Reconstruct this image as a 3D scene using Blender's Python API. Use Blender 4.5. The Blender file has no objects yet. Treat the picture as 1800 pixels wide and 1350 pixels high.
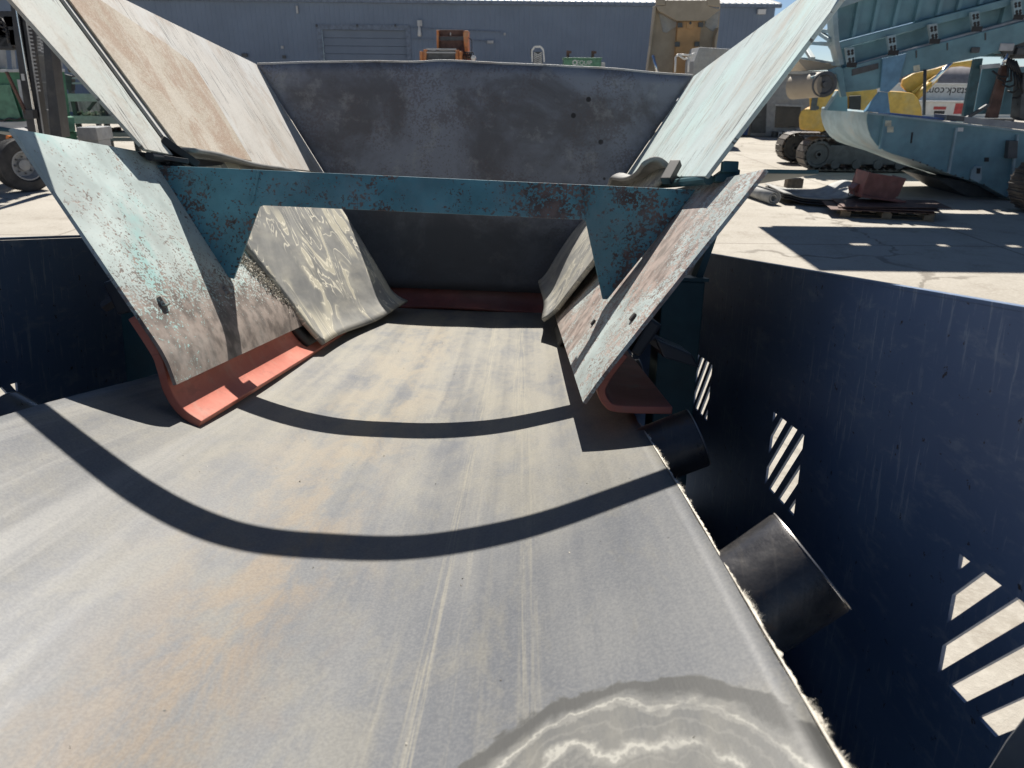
import bpy, bmesh, math, random
from mathutils import Vector, Matrix, noise as mnoise
random.seed(7)
R = math.radians
V = Vector
sc = bpy.context.scene
COL = sc.collection

# ------------------------------------------------------------------ camera
F, CX, CY, CAMZ = 1260.0, 900.0, 675.0, 2.25
roll, pitch = R(0.5), math.atan((675 - 140) / 1260.0)
up_c = V((0, -math.cos(pitch), -math.sin(pitch)))
up_c = V((math.cos(roll)*up_c.x - math.sin(roll)*up_c.y, math.sin(roll)*up_c.x + math.cos(roll)*up_c.y, up_c.z))
s_c = V(((922-CX)/F, (390-CY)/F, 1)).normalized()            # the belt's running direction, in camera axes
fw_c = (s_c - up_c*s_c.dot(up_c)).normalized()
rt_c = fw_c.cross(up_c)
W = Matrix((rt_c, fw_c, up_c))                                # camera axes -> world
r_c = V((math.cos(R(2.1)), math.sin(R(2.1)), 0)); r_c = (r_c - s_c*r_c.dot(s_c)).normalized()
n_c = r_c.cross(s_c)
if n_c.y > 0: n_c = -n_c
BELT_O = V((0.31, 0, 0.534))                                  # camera in the machine's frame (across, along, up)
BW = W @ Matrix((r_c, s_c, n_c)).transposed()                 # machine frame -> world rotation
CAM = V((0, 0, CAMZ))
def b2w(p): return BW @ (V(p) - BELT_O) + CAM

cam_d = bpy.data.cameras.new('camera'); cam = bpy.data.objects.new('camera', cam_d); COL.objects.link(cam)
cr, cu, cb = W @ V((1,0,0)), W @ V((0,-1,0)), W @ V((0,0,-1))
cam.matrix_world = Matrix(((cr.x,cu.x,cb.x,0),(cr.y,cu.y,cb.y,0),(cr.z,cu.z,cb.z,CAMZ),(0,0,0,1)))
cam_d.sensor_width = 36; cam_d.lens = F/1800*36; cam_d.clip_start = 0.02; cam_d.clip_end = 2000
cam_d.dof.use_dof = True; cam_d.dof.focus_distance = 1.9; cam_d.dof.aperture_fstop = 8.0
sc.camera = cam

# ------------------------------------------------------------------ light
SUN_TRAVEL = (BW @ V((0.0, -0.54, -1.0))).normalized()
elev = math.asin(-SUN_TRAVEL.z); azim = math.atan2(-SUN_TRAVEL.x, -SUN_TRAVEL.y)
world = bpy.data.worlds.new('World'); sc.world = world; world.use_nodes = True
wn = world.node_tree.nodes; wl = world.node_tree.links
sky = wn.new('ShaderNodeTexSky'); sky.sky_type = 'NISHITA'; sky.sun_disc = False
sky.sun_elevation = elev; sky.sun_rotation = azim; sky.altitude = 1200; sky.air_density = 0.65; sky.dust_density = 0.15
wl.new(sky.outputs[0], wn['Background'].inputs[0]); wn['Background'].inputs[1].default_value = 0.05
sun_d = bpy.data.lights.new('sun', 'SUN'); sun_d.energy = 5.0; sun_d.angle = R(0.5); sun_d.color = (1.0, 0.95, 0.87)
sun = bpy.data.objects.new('sun', sun_d); COL.objects.link(sun)
sun.rotation_euler = SUN_TRAVEL.to_track_quat('-Z', 'Y').to_euler(); sun.location = (0, 30, 40)
sc.view_settings.view_transform = 'Standard'; sc.view_settings.look = 'None'
sc.view_settings.gamma = 1; sc.view_settings.use_curve_mapping = False
sc.view_settings.exposure = 0.70

# ------------------------------------------------------------------ node helpers
class NT:
    def __init__(s, name):
        s.m = bpy.data.materials.new(name); s.m.use_nodes = True
        s.t = s.m.node_tree; s.b = s.t.nodes['Principled BSDF']
    def n(s, typ, **kw):
        o = s.t.nodes.new(typ)
        for k, v in kw.items(): setattr(o, k, v)
        return o
    def put(s, sock, v):
        if isinstance(v, bpy.types.NodeSocket): s.t.links.new(v, sock)
        elif isinstance(v, (tuple, list)) and len(v) == 3 and sock.type == 'RGBA': sock.default_value = (*v, 1)
        else: sock.default_value = v
    def co(s, off=(0,0,0), sc_=(1,1,1), rot=(0,0,0)):
        c = s.n('ShaderNodeTexCoord'); mp = s.n('ShaderNodeMapping')
        # (p + off) then scale
        a = s.n('ShaderNodeVectorMath', operation='ADD'); s.t.links.new(c.outputs['Object'], a.inputs[0]); a.inputs[1].default_value = off
        s.t.links.new(a.outputs[0], mp.inputs[0]); mp.inputs['Scale'].default_value = sc_; mp.inputs['Rotation'].default_value = rot
        return mp.outputs[0]
    def sep(s, v):
        o = s.n('ShaderNodeSeparateXYZ'); s.t.links.new(v, o.inputs[0]); return o.outputs
    def noise(s, v, scale=5, detail=4, rough=.55, dist=0.0):
        o = s.n('ShaderNodeTexNoise'); s.t.links.new(v, o.inputs['Vector'])
        o.inputs['Scale'].default_value = scale; o.inputs['Detail'].default_value = detail
        o.inputs['Roughness'].default_value = rough; o.inputs['Distortion'].default_value = dist
        return o.outputs[0]
    def vor(s, v, scale, feat='F1', out=0):
        o = s.n('ShaderNodeTexVoronoi', feature=feat); s.t.links.new(v, o.inputs['Vector']); o.inputs['Scale'].default_value = scale
        return o.outputs[out]
    def ramp(s, fac, a, b, lo=0., hi=1.):
        o = s.n('ShaderNodeMapRange', interpolation_type='SMOOTHSTEP'); s.put(o.inputs[0], fac)
        o.inputs[1].default_value = a; o.inputs[2].default_value = b; o.inputs[3].default_value = lo; o.inputs[4].default_value = hi
        return o.outputs[0]
    def m2(s, op, a, b=0.):
        o = s.n('ShaderNodeMath', operation=op); s.put(o.inputs[0], a); s.put(o.inputs[1], b); return o.outputs[0]
    def mix(s, f, a, b):
        o = s.n('ShaderNodeMix', data_type='RGBA'); s.put(o.inputs[0], f); s.put(o.inputs[6], a); s.put(o.inputs[7], b); return o.outputs[2]
    def fin(s, col, rough=.6, metal=0., spec=.5, bump=None, bstr=.3, bdist=.002):
        s.put(s.b.inputs['Base Color'], col); s.put(s.b.inputs['Roughness'], rough); s.put(s.b.inputs['Metallic'], metal)
        s.b.inputs['Specular IOR Level'].default_value = spec
        if bump is not None:
            o = s.n('ShaderNodeBump'); o.inputs['Strength'].default_value = bstr; o.inputs['Distance'].default_value = bdist
            s.put(o.inputs['Height'], bump); s.t.links.new(o.outputs[0], s.b.inputs['Normal'])
        return s.m

P0 = V((0, 2.0, -0.6))            # base of the machine in its own frame
BO = tuple(P0)

def simple(name, col, rough=.6, metal=0., var=.25, scale=6., spec=.5, dust=None, bump=.1):
    k = NT(name); c = k.co()
    a = k.noise(c, scale, 5, .6); f = k.noise(c, scale*9, 3, .6)
    d = tuple(x*(1-var) for x in col); l = tuple(min(1, x*(1+var)) for x in col)
    cc = k.mix(k.ramp(a, .3, .7), d, l)
    if dust: cc = k.mix(k.m2('MULTIPLY', k.ramp(k.noise(c, scale*.45, 6, .65), .45, .75), .6), cc, dust)
    return k.fin(cc, rough, metal, spec, f, bump)

def worn(name, paint, rust, dust, amount=.5, fine=55., dusty=.3, rough=.55, grad=None, stretch=(1,1,1), under=None, scratch=0.):
    """paint flaked to rust in specks that gather in patches; grad=(axis,lo,hi): rust gathers that way"""
    k = NT(name); c = k.co(BO); cs = k.co(BO, stretch)
    big = k.noise(c, 3.4, 6, .62, .4)
    sp = k.noise(cs, fine, 3, .65)
    sp2 = k.noise(cs, fine*.3, 5, .7)
    big = k.m2('SUBTRACT', big, .5)
    if grad:
        ax = k.sep(c)[grad[0]]; g = k.ramp(k.m2('ADD', ax, k.m2('MULTIPLY', big, .35)), grad[1], grad[2])
        big = k.m2('ADD', k.m2('MULTIPLY', big, .55), k.m2('MULTIPLY', g, .26))
    th = k.m2('ADD', k.m2('MULTIPLY', sp, .62), k.m2('MULTIPLY', sp2, .38))
    val = k.m2('ADD', th, k.m2('MULTIPLY', big, .85))
    mask = k.ramp(val, .64 - .2*amount, .69 - .2*amount)
    pv = k.mix(k.ramp(k.noise(c, 9, 4), .3, .7), tuple(x*.78 for x in paint), tuple(min(1, x*1.2) for x in paint))
    rv = k.mix(k.ramp(k.noise(c, 24, 5), .35, .65), tuple(x*.6 for x in rust), tuple(min(1, x*1.35) for x in rust))
    if under: pv = k.mix(k.ramp(k.noise(cs, 2.3, 6, .7, .6), .48, .6), pv, under)
    col = k.mix(mask, pv, rv)
    dm = k.m2('MULTIPLY', k.ramp(k.noise(cs, 5, 7, .7), .42, .72), dusty)
    col = k.mix(dm, col, dust)
    if scratch:
        q = k.noise(k.co(BO, (26, 2.2, 9), (0, 0, .12)), 3.2, 4, .6)
        col = k.mix(k.m2('MULTIPLY', k.ramp(q, .67, .71), scratch), col, (.06, .055, .05))
    return k.fin(col, k.ramp(th, .3, .7, rough, rough+.25), 0, .45, k.m2('SUBTRACT', k.m2('MULTIPLY', sp, .4), mask), .45, .0015)

# ------------------------------------------------------------------ materials
def mat_belt():
    k = NT('belt_rubber'); c = k.co(BO); X, S, N = k.sep(c)
    st = k.noise(k.co(BO, (14, .35, 1)), 1.0, 5, .6, .05)          # long soft drag streaks
    ln = k.noise(k.co(BO, (190, 2.6, 1)), 1.0, 4, .65, .05)        # thin broken drag lines
    bn = k.noise(k.co(BO, (17, .12, 1)), 1.0, 2, .5)               # bands in which those lines gather
    bl = k.noise(k.co(BO, (1.5, .8, 1)), 2.6, 7, .62, .3); fi = k.noise(c, 240, 3, .7)
    mo = k.noise(k.co(BO, (1.7, .75, 1)), 5.5, 10, .74, .35); m2_ = k.noise(k.co((.7, 3.1, .2), (2.0, .8, 1)), 4.0, 10, .72, .3)
    cr = k.noise(k.co(BO, (1.5, 26, 1)), 1.1, 5, .65)              # faint cross marks
    col = k.mix(k.ramp(bl, .32, .68), (.070, .077, .092), (.118, .121, .124))
    col = k.mix(k.m2('MULTIPLY', k.ramp(m2_, .46, .63), .45), col, (.180, .166, .128))
    col = k.mix(k.m2('MULTIPLY', k.ramp(st, .46, .70), .22), col, (.21, .205, .185))
    col = k.mix(k.m2('MULTIPLY', k.ramp(st, .48, .30), .25), col, (.08, .086, .098))
    # tan centre track
    w = k.m2('ADD', X, k.m2('MULTIPLY', k.m2('SUBTRACT', bl, .5), .34))
    band = k.m2('MULTIPLY', k.ramp(w, -.30, -.05), k.ramp(w, .12, -.03))
    tn = k.m2('MULTIPLY', band, k.ramp(k.m2('ADD', k.m2('MULTIPLY', mo, .85), k.m2('MULTIPLY', st, .15)), .43, .60))
    col = k.mix(k.m2('MULTIPLY', tn, .72), col, (.195, .138, .080))
    # chalky lines right of the centre
    rs = k.m2('MULTIPLY', k.m2('MULTIPLY', k.ramp(X, .10, .17), k.ramp(X, .38, .30)), k.m2('MULTIPLY', k.ramp(bn, .47, .58), k.ramp(k.m2('ADD', k.m2('MULTIPLY', ln, .7), k.m2('MULTIPLY', mo, .3)), .44, .60)))
    col = k.mix(k.m2('MULTIPLY', rs, .7), col, (.255, .235, .18))
    lf = k.m2('MULTIPLY', k.ramp(X, -.20, -.38), k.ramp(k.noise(k.co(BO, (26, .5, 1), (0, 0, .05)), 1.0, 6, .62, .4), .46, .68))
    col = k.mix(k.m2('MULTIPLY', lf, .45), col, (.30, .295, .28))
    # dustier towards the hopper (spilt fines stay there)
    far = k.m2('MULTIPLY', k.ramp(k.m2('ADD', S, k.m2('MULTIPLY', bl, .6)), 1.0, 2.4), k.ramp(k.m2('ADD', k.m2('MULTIPLY', st, .4), k.m2('MULTIPLY', mo, .6)), .38, .58))
    col = k.mix(k.m2('MULTIPLY', far, .6), col, (.265, .240, .18))
    col = k.mix(k.m2('MULTIPLY', k.m2('MULTIPLY', k.ramp(S, 1.2, 2.0), k.ramp(cr, .54, .66)), .35), col, (.20, .185, .145))
    col = k.mix(k.m2('MULTIPLY', k.ramp(fi, .40, .70), .16), col, (.30, .29, .26))
    col = k.mix(k.m2('MULTIPLY', k.ramp(fi, .55, .30), .22), col, (.05, .052, .058))
    # dried water stain in the foreground: dark rim, pale wavy tide lines inside
    wob = k.noise(c, 7, 7, .62, .3)
    dx = k.m2('DIVIDE', k.m2('SUBTRACT', X, .405), .19); ds = k.m2('DIVIDE', k.m2('SUBTRACT', S, .42), .235)
    dd = k.m2('SQRT', k.m2('ADD', k.m2('MULTIPLY', dx, dx), k.m2('MULTIPLY', ds, ds)))
    dd = k.m2('ADD', dd, k.m2('MULTIPLY', k.m2('SUBTRACT', wob, .5), .55))
    ins = k.ramp(dd, 1.0, .97); edge = k.m2('MULTIPLY', ins, k.ramp(dd, .86, .92))
    ph = k.m2('ADD', k.m2('MULTIPLY', dd, 34.), k.m2('MULTIPLY', k.noise(c, 9, 7, .62, .4), 10.))
    sn_ = k.m2('SINE', ph); ring = k.m2('MULTIPLY', k.m2('ADD', k.m2('MULTIPLY', k.ramp(sn_, .90, 1.0), .65), k.m2('MULTIPLY', k.ramp(sn_, .1, 1.0), .35)), k.ramp(k.noise(c, 10, 4, .6), .34, .55))
    ring2 = k.ramp(k.m2('SINE', k.m2('MULTIPLY', ph, 2.6)), .5, 1.0)
    col = k.mix(k.m2('MULTIPLY', ins, .8), col, k.mix(k.ramp(mo, .4, .62), (.085, .085, .08), (.135, .13, .112)))
    inn = k.m2('MULTIPLY', ins, k.ramp(dd, .92, .84))
    col = k.mix(k.m2('MULTIPLY', k.m2('MULTIPLY', inn, ring2), .15), col, (.30, .29, .26))
    col = k.mix(k.m2('MULTIPLY', k.m2('MULTIPLY', inn, ring), .8), col, (.36, .35, .31))
    col = k.mix(k.m2('MULTIPLY', edge, .9), col, (.036, .036, .034))
    pit = k.ramp(k.vor(c, 22), .045, .025)
    col = k.mix(k.m2('MULTIPLY', pit, k.ramp(k.noise(c, 2.5, 3), .5, .55)), col, (.03, .03, .03))
    return k.fin(col, k.ramp(st, .3, .7, .47, .60), 0, .55, k.m2('ADD', k.m2('MULTIPLY', fi, .45), k.m2('MULTIPLY', ln, .55)), .25, .001)

def mat_flap(name, stain=1.0):
    k = NT(name); c = k.co(BO)
    a = k.noise(c, 5, 7, .62, .4); st = k.noise(k.co(BO, (1, 3, 14)), 1.5, 6, .6)
    col = k.mix(k.ramp(a, .3, .7), (.185, .187, .185), (.335, .33, .31))
    col = k.mix(k.m2('MULTIPLY', k.ramp(st, .42, .75), .35), col, (.52, .49, .41))
    w = k.noise(k.co(BO, (1, 3.0, 2.0)), 1.7, 3, .5, 1.8)
    sn = k.m2('ABSOLUTE', k.m2('SINE', k.m2('MULTIPLY', w, 24.)))
    line = k.ramp(sn, .34, .08)
    area = k.ramp(k.noise(k.co(BO, (1, 2, 2)), 1.5, 2), .40, .50)
    col = k.mix(k.m2('MULTIPLY', k.m2('MULTIPLY', k.ramp(w, .46, .56), area), .75*stain), col, (.62, .575, .45))
    col = k.mix(k.m2('MULTIPLY', k.m2('MULTIPLY', line, area), .9*stain), col, (.78, .73, .60))
    return k.fin(col, .62, 0, .35, k.noise(c, 70, 4, .6), .25)

def mat_ground():
    k = NT('yard_concrete'); c = k.co()
    a = k.noise(c, .22, 8, .62, .3); b = k.noise(c, 1.6, 8, .66); f = k.noise(c, 22, 6, .7)
    col = k.mix(k.ramp(a, .3, .7), (.33, .30, .255), (.43, .40, .35))
    col = k.mix(k.m2('MULTIPLY', k.ramp(b, .46, .75), .7), col, (.24, .21, .17))
    col = k.mix(k.m2('MULTIPLY', k.ramp(k.noise(k.co((0,0,0), (.35, 2.2, 1), (0,0,.35)), .9, 6, .65), .56, .72), .4), col, (.26, .24, .21))
    col = k.mix(k.m2('MULTIPLY', k.ramp(f, .42, .68), .4), col, (.52, .49, .43))
    warp = k.n('ShaderNodeMix', data_type='VECTOR'); warp.inputs[0].default_value = .12
    n3 = k.n('ShaderNodeTexNoise'); k.t.links.new(c, n3.inputs['Vector']); n3.inputs['Scale'].default_value = 1.1; n3.inputs['Detail'].default_value = 7
    k.t.links.new(c, warp.inputs[4]); k.t.links.new(n3.outputs['Color'], warp.inputs[5])
    ad = k.n('ShaderNodeVectorMath', operation='MULTIPLY_ADD'); k.t.links.new(n3.outputs['Color'], ad.inputs[0]); ad.inputs[1].default_value = (1.3, 1.3, 0); k.t.links.new(c, ad.inputs[2])
    cr_ = k.ramp(k.vor(ad.outputs[0], .33, 'DISTANCE_TO_EDGE'), .012, .004)
    cr_ = k.m2('MULTIPLY', cr_, k.ramp(k.noise(c, .35, 3), .42, .55))
    X, Y, Z = k.sep(c)
    jx = k.ramp(k.m2('ABSOLUTE', k.m2('SUBTRACT', k.m2('FRACT', k.m2('MULTIPLY', X, .21)), .5)), .005, .003)
    jy = k.ramp(k.m2('ABSOLUTE', k.m2('SUBTRACT', k.m2('FRACT', k.m2('ADD', k.m2('MULTIPLY', Y, .21), .22)), .5)), .005, .003)
    ln = k.m2('MAXIMUM', cr_, k.m2('MAXIMUM', jx, jy))
    col = k.mix(k.m2('MULTIPLY', ln, .7), col, (.16, .14, .115))
    oil = k.ramp(k.noise(c, .55, 5, .6), .66, .74)
    col = k.mix(k.m2('MULTIPLY', oil, .55), col, (.13, .12, .11))
    return k.fin(col, .85, 0, .25, k.m2('SUBTRACT', k.m2('ADD', f, b), ln), .5, .012)

def mat_urethane():
    k = NT('red_urethane'); c = k.co(BO)
    a = k.noise(c, 8, 6, .6); s_ = k.noise(c, 90, 3)
    col = k.mix(k.ramp(a, .3, .7), (.44, .135, .095), (.56, .20, .145))
    col = k.mix(k.m2('MULTIPLY', k.ramp(k.noise(c, 14, 7, .7), .5, .75), .6), col, (.42, .27, .215))
    g_ = k.noise(k.co(BO, (1, 3, 9)), 4, 8, .72)
    col = k.mix(k.m2('MULTIPLY', k.ramp(g_, .53, .66), .45), col, (.26, .11, .085))
    return k.fin(col, .55, 0, .4, s_, .12)

def mat_endplate():
    k = NT('end_plate_steel'); c = k.co(BO)
    a = k.noise(c, 2.0, 7, .65, .5); sp = k.noise(c, 95, 4, .7); m = k.noise(c, 9, 9, .75)
    col = k.mix(k.ramp(a, .38, .60), (.145, .14, .148), (.27, .285, .325))
    rustm = k.ramp(k.m2('ADD', sp, k.m2('MULTIPLY', k.m2('SUBTRACT', k.noise(c, 2.9, 4, .6, .8), .5), 1.0)), .55, .61)
    col = k.mix(k.m2('MULTIPLY', rustm, .55), col, (.15, .125, .125))
    col = k.mix(k.m2('MULTIPLY', k.ramp(m, .52, .66), .4), col, (.42, .42, .41))
    dk = k.m2('MULTIPLY', k.ramp(k.vor(c, 7), .10, .07), k.ramp(k.noise(c, 3, 2), .47, .53))
    col = k.mix(dk, col, (.04, .035, .035))
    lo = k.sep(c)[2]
    col = k.mix(k.m2('MULTIPLY', k.ramp(k.m2('ADD', lo, k.m2('MULTIPLY', a, .25)), .78, .55), .8), col, (.045, .052, .062))  # shade low behind the cross plate painted in as near-black
    return k.fin(col, .6, 0, .35, sp, .3)

def mat_guard():
    k = NT('guard_paint'); c = k.co(BO)
    a = k.noise(c, 2.2, 6, .6); s_ = k.noise(k.co(BO, (1, 1.2, 4), (.5, 0, 0)), 7, 9, .78, .3); f = k.noise(c, 40, 4, .7)
    col = k.mix(k.ramp(a, .3, .7), (.125, .185, .305), (.16, .23, .36))
    col = k.mix(k.m2('MULTIPLY', k.ramp(s_, .52, .66), .5), col, (.33, .38, .45))
    v2 = k.noise(k.co(BO, (1, 22, 2.2), (.35, 0, 0)), 3.2, 6, .7, .2)
    col = k.mix(k.m2('MULTIPLY', k.m2('MULTIPLY', k.ramp(v2, .56, .62), k.ramp(a, .45, .55)), .6), col, (.42, .46, .52))
    col = k.mix(k.ramp(f, .64, .68), col, (.06, .045, .04))
    return k.fin(col, .42, 0, .45, f, .12)

def mat_liner():
    k = NT('tan_liner'); c = k.co(BO)
    d = k.noise(k.co(BO, (1, 1.5, 1.0), (.15, 0, 0)), 3.6, 12, .76, .6); a = k.noise(c, 3.2, 9, .7, .3); f = k.noise(c, 190, 3, .7)
    g2 = k.noise(k.co(BO, (1, 9, 1.4), (.12, 0, 0)), 3, 6, .65)
    col = k.mix(k.ramp(a, .36, .62), (.36, .305, .24), (.47, .425, .36))
    col = k.mix(k.m2('MULTIPLY', k.ramp(d, .46, .60), .7), col, (.30, .20, .14))
    col = k.mix(k.m2('MULTIPLY', k.ramp(g2, .54, .68), .2), col, (.52, .50, .46))
    col = k.mix(k.m2('MULTIPLY', k.ramp(f, .52, .62), .35), col, (.62, .56, .46))
    col = k.mix(k.m2('MULTIPLY', k.ramp(f, .46, .36), .35), col, (.22, .15, .10))
    return k.fin(col, .75, 0, .25, k.m2('ADD', f, d), .4)

def mat_wing(name, base, rustc, rustk, mint):
    k = NT(name); c = k.co(BO)
    a = k.noise(c, 2.6, 9, .70, .3); f = k.noise(c, 180, 3, .7)
    st = k.noise(k.co(BO, (1, 1.7, 1.0), (.12, 0, 0)), 3.2, 11, .76, .5)
    g2 = k.noise(k.co(BO, (1, 10, 1.3), (.14, 0, 0)), 2.6, 6, .65)
    sc_ = k.noise(k.co(BO, (1.0, 30, 1.3), (.24, 0, 0)), 4.2, 3, .55, .15)
    sm_ = k.ramp(k.noise(c, 5.5, 6, .65), .46, .54)
    col = k.mix(k.ramp(a, .36, .64), tuple(x*.84 for x in base), base)
    col = k.mix(k.m2('MULTIPLY', k.ramp(k.noise(c, 2.1, 6), .46, .60), .6), col, mint)
    col = k.mix(k.m2('MULTIPLY', k.ramp(g2, .54, .68), rustk*.35), col, tuple(x*1.1 for x in rustc))
    col = k.mix(k.m2('MULTIPLY', k.ramp(st, .50, .64), rustk), col, rustc)
    col = k.mix(k.m2('MULTIPLY', k.m2('MULTIPLY', k.ramp(sc_, .585, .615), sm_), .85), col, (.09, .085, .08))
    col = k.mix(k.m2('MULTIPLY', k.ramp(f, .54, .64), .22), col, tuple(x*.55 for x in rustc))
    return k.fin(col, .62, 0, .35, k.m2('ADD', f, st), .35)

MT = {}
MT['belt'] = mat_belt(); MT['ground'] = mat_ground(); MT['red'] = mat_urethane(); MT['end'] = mat_endplate(); MT['guard'] = mat_guard()
MT['flapL'] = mat_flap('liner_rubber_stained', 1.0); MT['flapR'] = mat_flap('liner_rubber_dusty', .45)
MT['liner'] = mat_liner()
MT['maroon'] = simple('shade_red_urethane', (.20, .065, .055), .65, var=.3, dust=(.13, .10, .09))  # tail shade painted in: the red skirt colour made darker
MT['fold'] = simple('liner_rubber_plain', (.24, .235, .225), .6, var=.25, scale=9, dust=(.34, .33, .30))
MT['wingL'] = mat_wing('wing_faded', (.52, .52, .48), (.36, .30, .24), .65, (.46, .53, .50))
MT['wingR'] = mat_wing('wing_mint', (.54, .62, .61), (.45, .39, .32), .5, (.50, .66, .64))
MT['wingB'] = mat_wing('wing_bare', (.53, .505, .465), (.36, .285, .225), .65, (.55, .56, .55))
MT['plateL'] = worn('chute_paint_mint', (.45, .52, .50), (.23, .19, .165), (.52, .51, .48), .42, 170, .35, .5, (2, .46, .20), (1, .7, 1), (.33, .52, .50))
MT['plateR'] = worn('chute_paint_brown', (.40, .46, .45), (.32, .255, .225), (.47, .44, .40), .98, 170, .35, .5, None, (1, .5, 1))
MT['teal'] = worn('cross_paint_teal', (.085, .25, .315), (.11, .08, .075), (.24, .28, .31), .66, 150, .36, .4)
MT['tealdk'] = simple('frame_teal', (.025, .085, .10), .45)
MT['black'] = simple('black_rubber', (.022, .022, .024), .6)
MT['blackpaint'] = simple('black_paint', (.02, .022, .028), .4, dust=(.09, .085, .08))
MT['steel'] = simple('roller_steel', (.17, .155, .15), .34, .8, .2, 14, dust=(.28, .22, .16))
k = NT('worn_roller_steel'); c = k.co(BO); a_ = k.noise(c, 11, 8, .7, .3); b_ = k.noise(k.co(BO, (14, 1.2, 1.2), (0, .6, 0)), 5, 5, .65); f_ = k.noise(c, 120, 3, .6)
cc_ = k.mix(k.ramp(a_, .36, .62), (.085, .082, .084), (.12, .115, .113)); cc_ = k.mix(k.m2('MULTIPLY', k.ramp(a_, .54, .66), .45), cc_, (.16, .095, .06)); cc_ = k.mix(k.m2('MULTIPLY', k.ramp(b_, .54, .70), .25), cc_, (.27, .24, .20))
MT['steel'] = k.fin(cc_, k.ramp(a_, .35, .65, .26, .42), .7, .5, k.m2('ADD', f_, b_), .2)
MT['cap'] = simple('worn_bright_steel', (.55, .53, .50), .35, .8)
MT['bolt'] = simple('bolt_steel', (.10, .09, .085), .5, .5)
MT['fray'] = simple('frayed_canvas', (.62, .58, .50), .9)
MT['crust'] = simple('dried_crust', (.42, .39, .335), .95, var=.4, scale=30, bump=.8)
MT['siding'] = simple('wall_siding', (.165, .215, .295), .5, var=.08, scale=.4)
MT['door'] = simple('door_grey', (.165, .21, .28), .5, var=.06, scale=1)
MT['trim'] = simple('dark_trim', (.15, .19, .255), .5)
MT['roof'] = simple('white_roof', (.62, .60, .56), .5, var=.1, scale=1)
MT['white'] = simple('white_paint', (.66, .66, .65), .45, var=.08)
MT['grey'] = simple('grey_paint', (.30, .31, .32), .5, var=.15, dust=(.36, .33, .29))
MT['lgrey'] = simple('light_grey_steel', (.45, .46, .47), .5, var=.15)
MT['dgrey'] = simple('dark_grey_steel', (.07, .075, .08), .5)
MT['green'] = simple('green_paint', (.035, .16, .085), .4, var=.2, dust=(.12, .25, .16))
MT['lgreen'] = simple('pale_green_paint', (.10, .24, .155), .5)
MT['orange'] = simple('orange_paint', (.55, .20, .06), .5, dust=(.5, .36, .24))
MT['amber'] = simple('amber_lens', (.85, .22, .03), .25)
MT['tan'] = simple('tan_dusty_steel', (.34, .29, .225), .6, var=.12, scale=2)
MT['tanor'] = simple('ochre_paint', (.40, .24, .11), .55, var=.15, scale=2)
MT['yellow'] = simple('digger_yellow', (.56, .33, .065), .45, var=.15, dust=(.48, .38, .2))
MT['blue'] = simple('screener_blue', (.14, .275, .325), .5, var=.2, scale=2, dust=(.22, .30, .33))
MT['bluelt'] = simple('screener_blue_bright', (.13, .28, .42), .45, var=.15)
MT['bluepale'] = simple('screener_blue_faded', (.27, .38, .43), .55, var=.2, scale=2.5, dust=(.42, .40, .35))
MT['bluedk'] = simple('bin_blue', (.02, .06, .2), .45)
MT['rust'] = simple('rusty_steel', (.12, .065, .05), .7, var=.35)
MT['redbrown'] = simple('red_box_paint', (.16, .055, .048), .5, var=.25, dust=(.2, .13, .12))
MT['wood'] = simple('pallet_wood', (.24, .175, .11), .8, var=.3, scale=9)
MT['mat'] = simple('old_belting', (.30, .30, .285), .7, var=.2, dust=(.45, .43, .38))
MT['tyre'] = simple('tyre_rubber', (.035, .034, .034), .75, dust=(.12, .11, .10))
MT['track'] = simple('track_steel', (.085, .072, .062), .65, var=.35, dust=(.2, .17, .14))
MT['chrome'] = simple('chrome_rod', (.75, .76, .78), .15, 1.0, .05)
MT['glass'] = simple('dark_glass', (.02, .025, .03), .12)
MT['redlogo'] = simple('red_print', (.45, .06, .06), .5)
MT['ink'] = simple('black_print', (.02, .02, .025), .6)
MT['mauve'] = simple('mauve_grey_paint', (.25, .235, .245), .55, var=.15)
MT['cream'] = simple('printed_label', (.6, .58, .45), .6)

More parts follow.
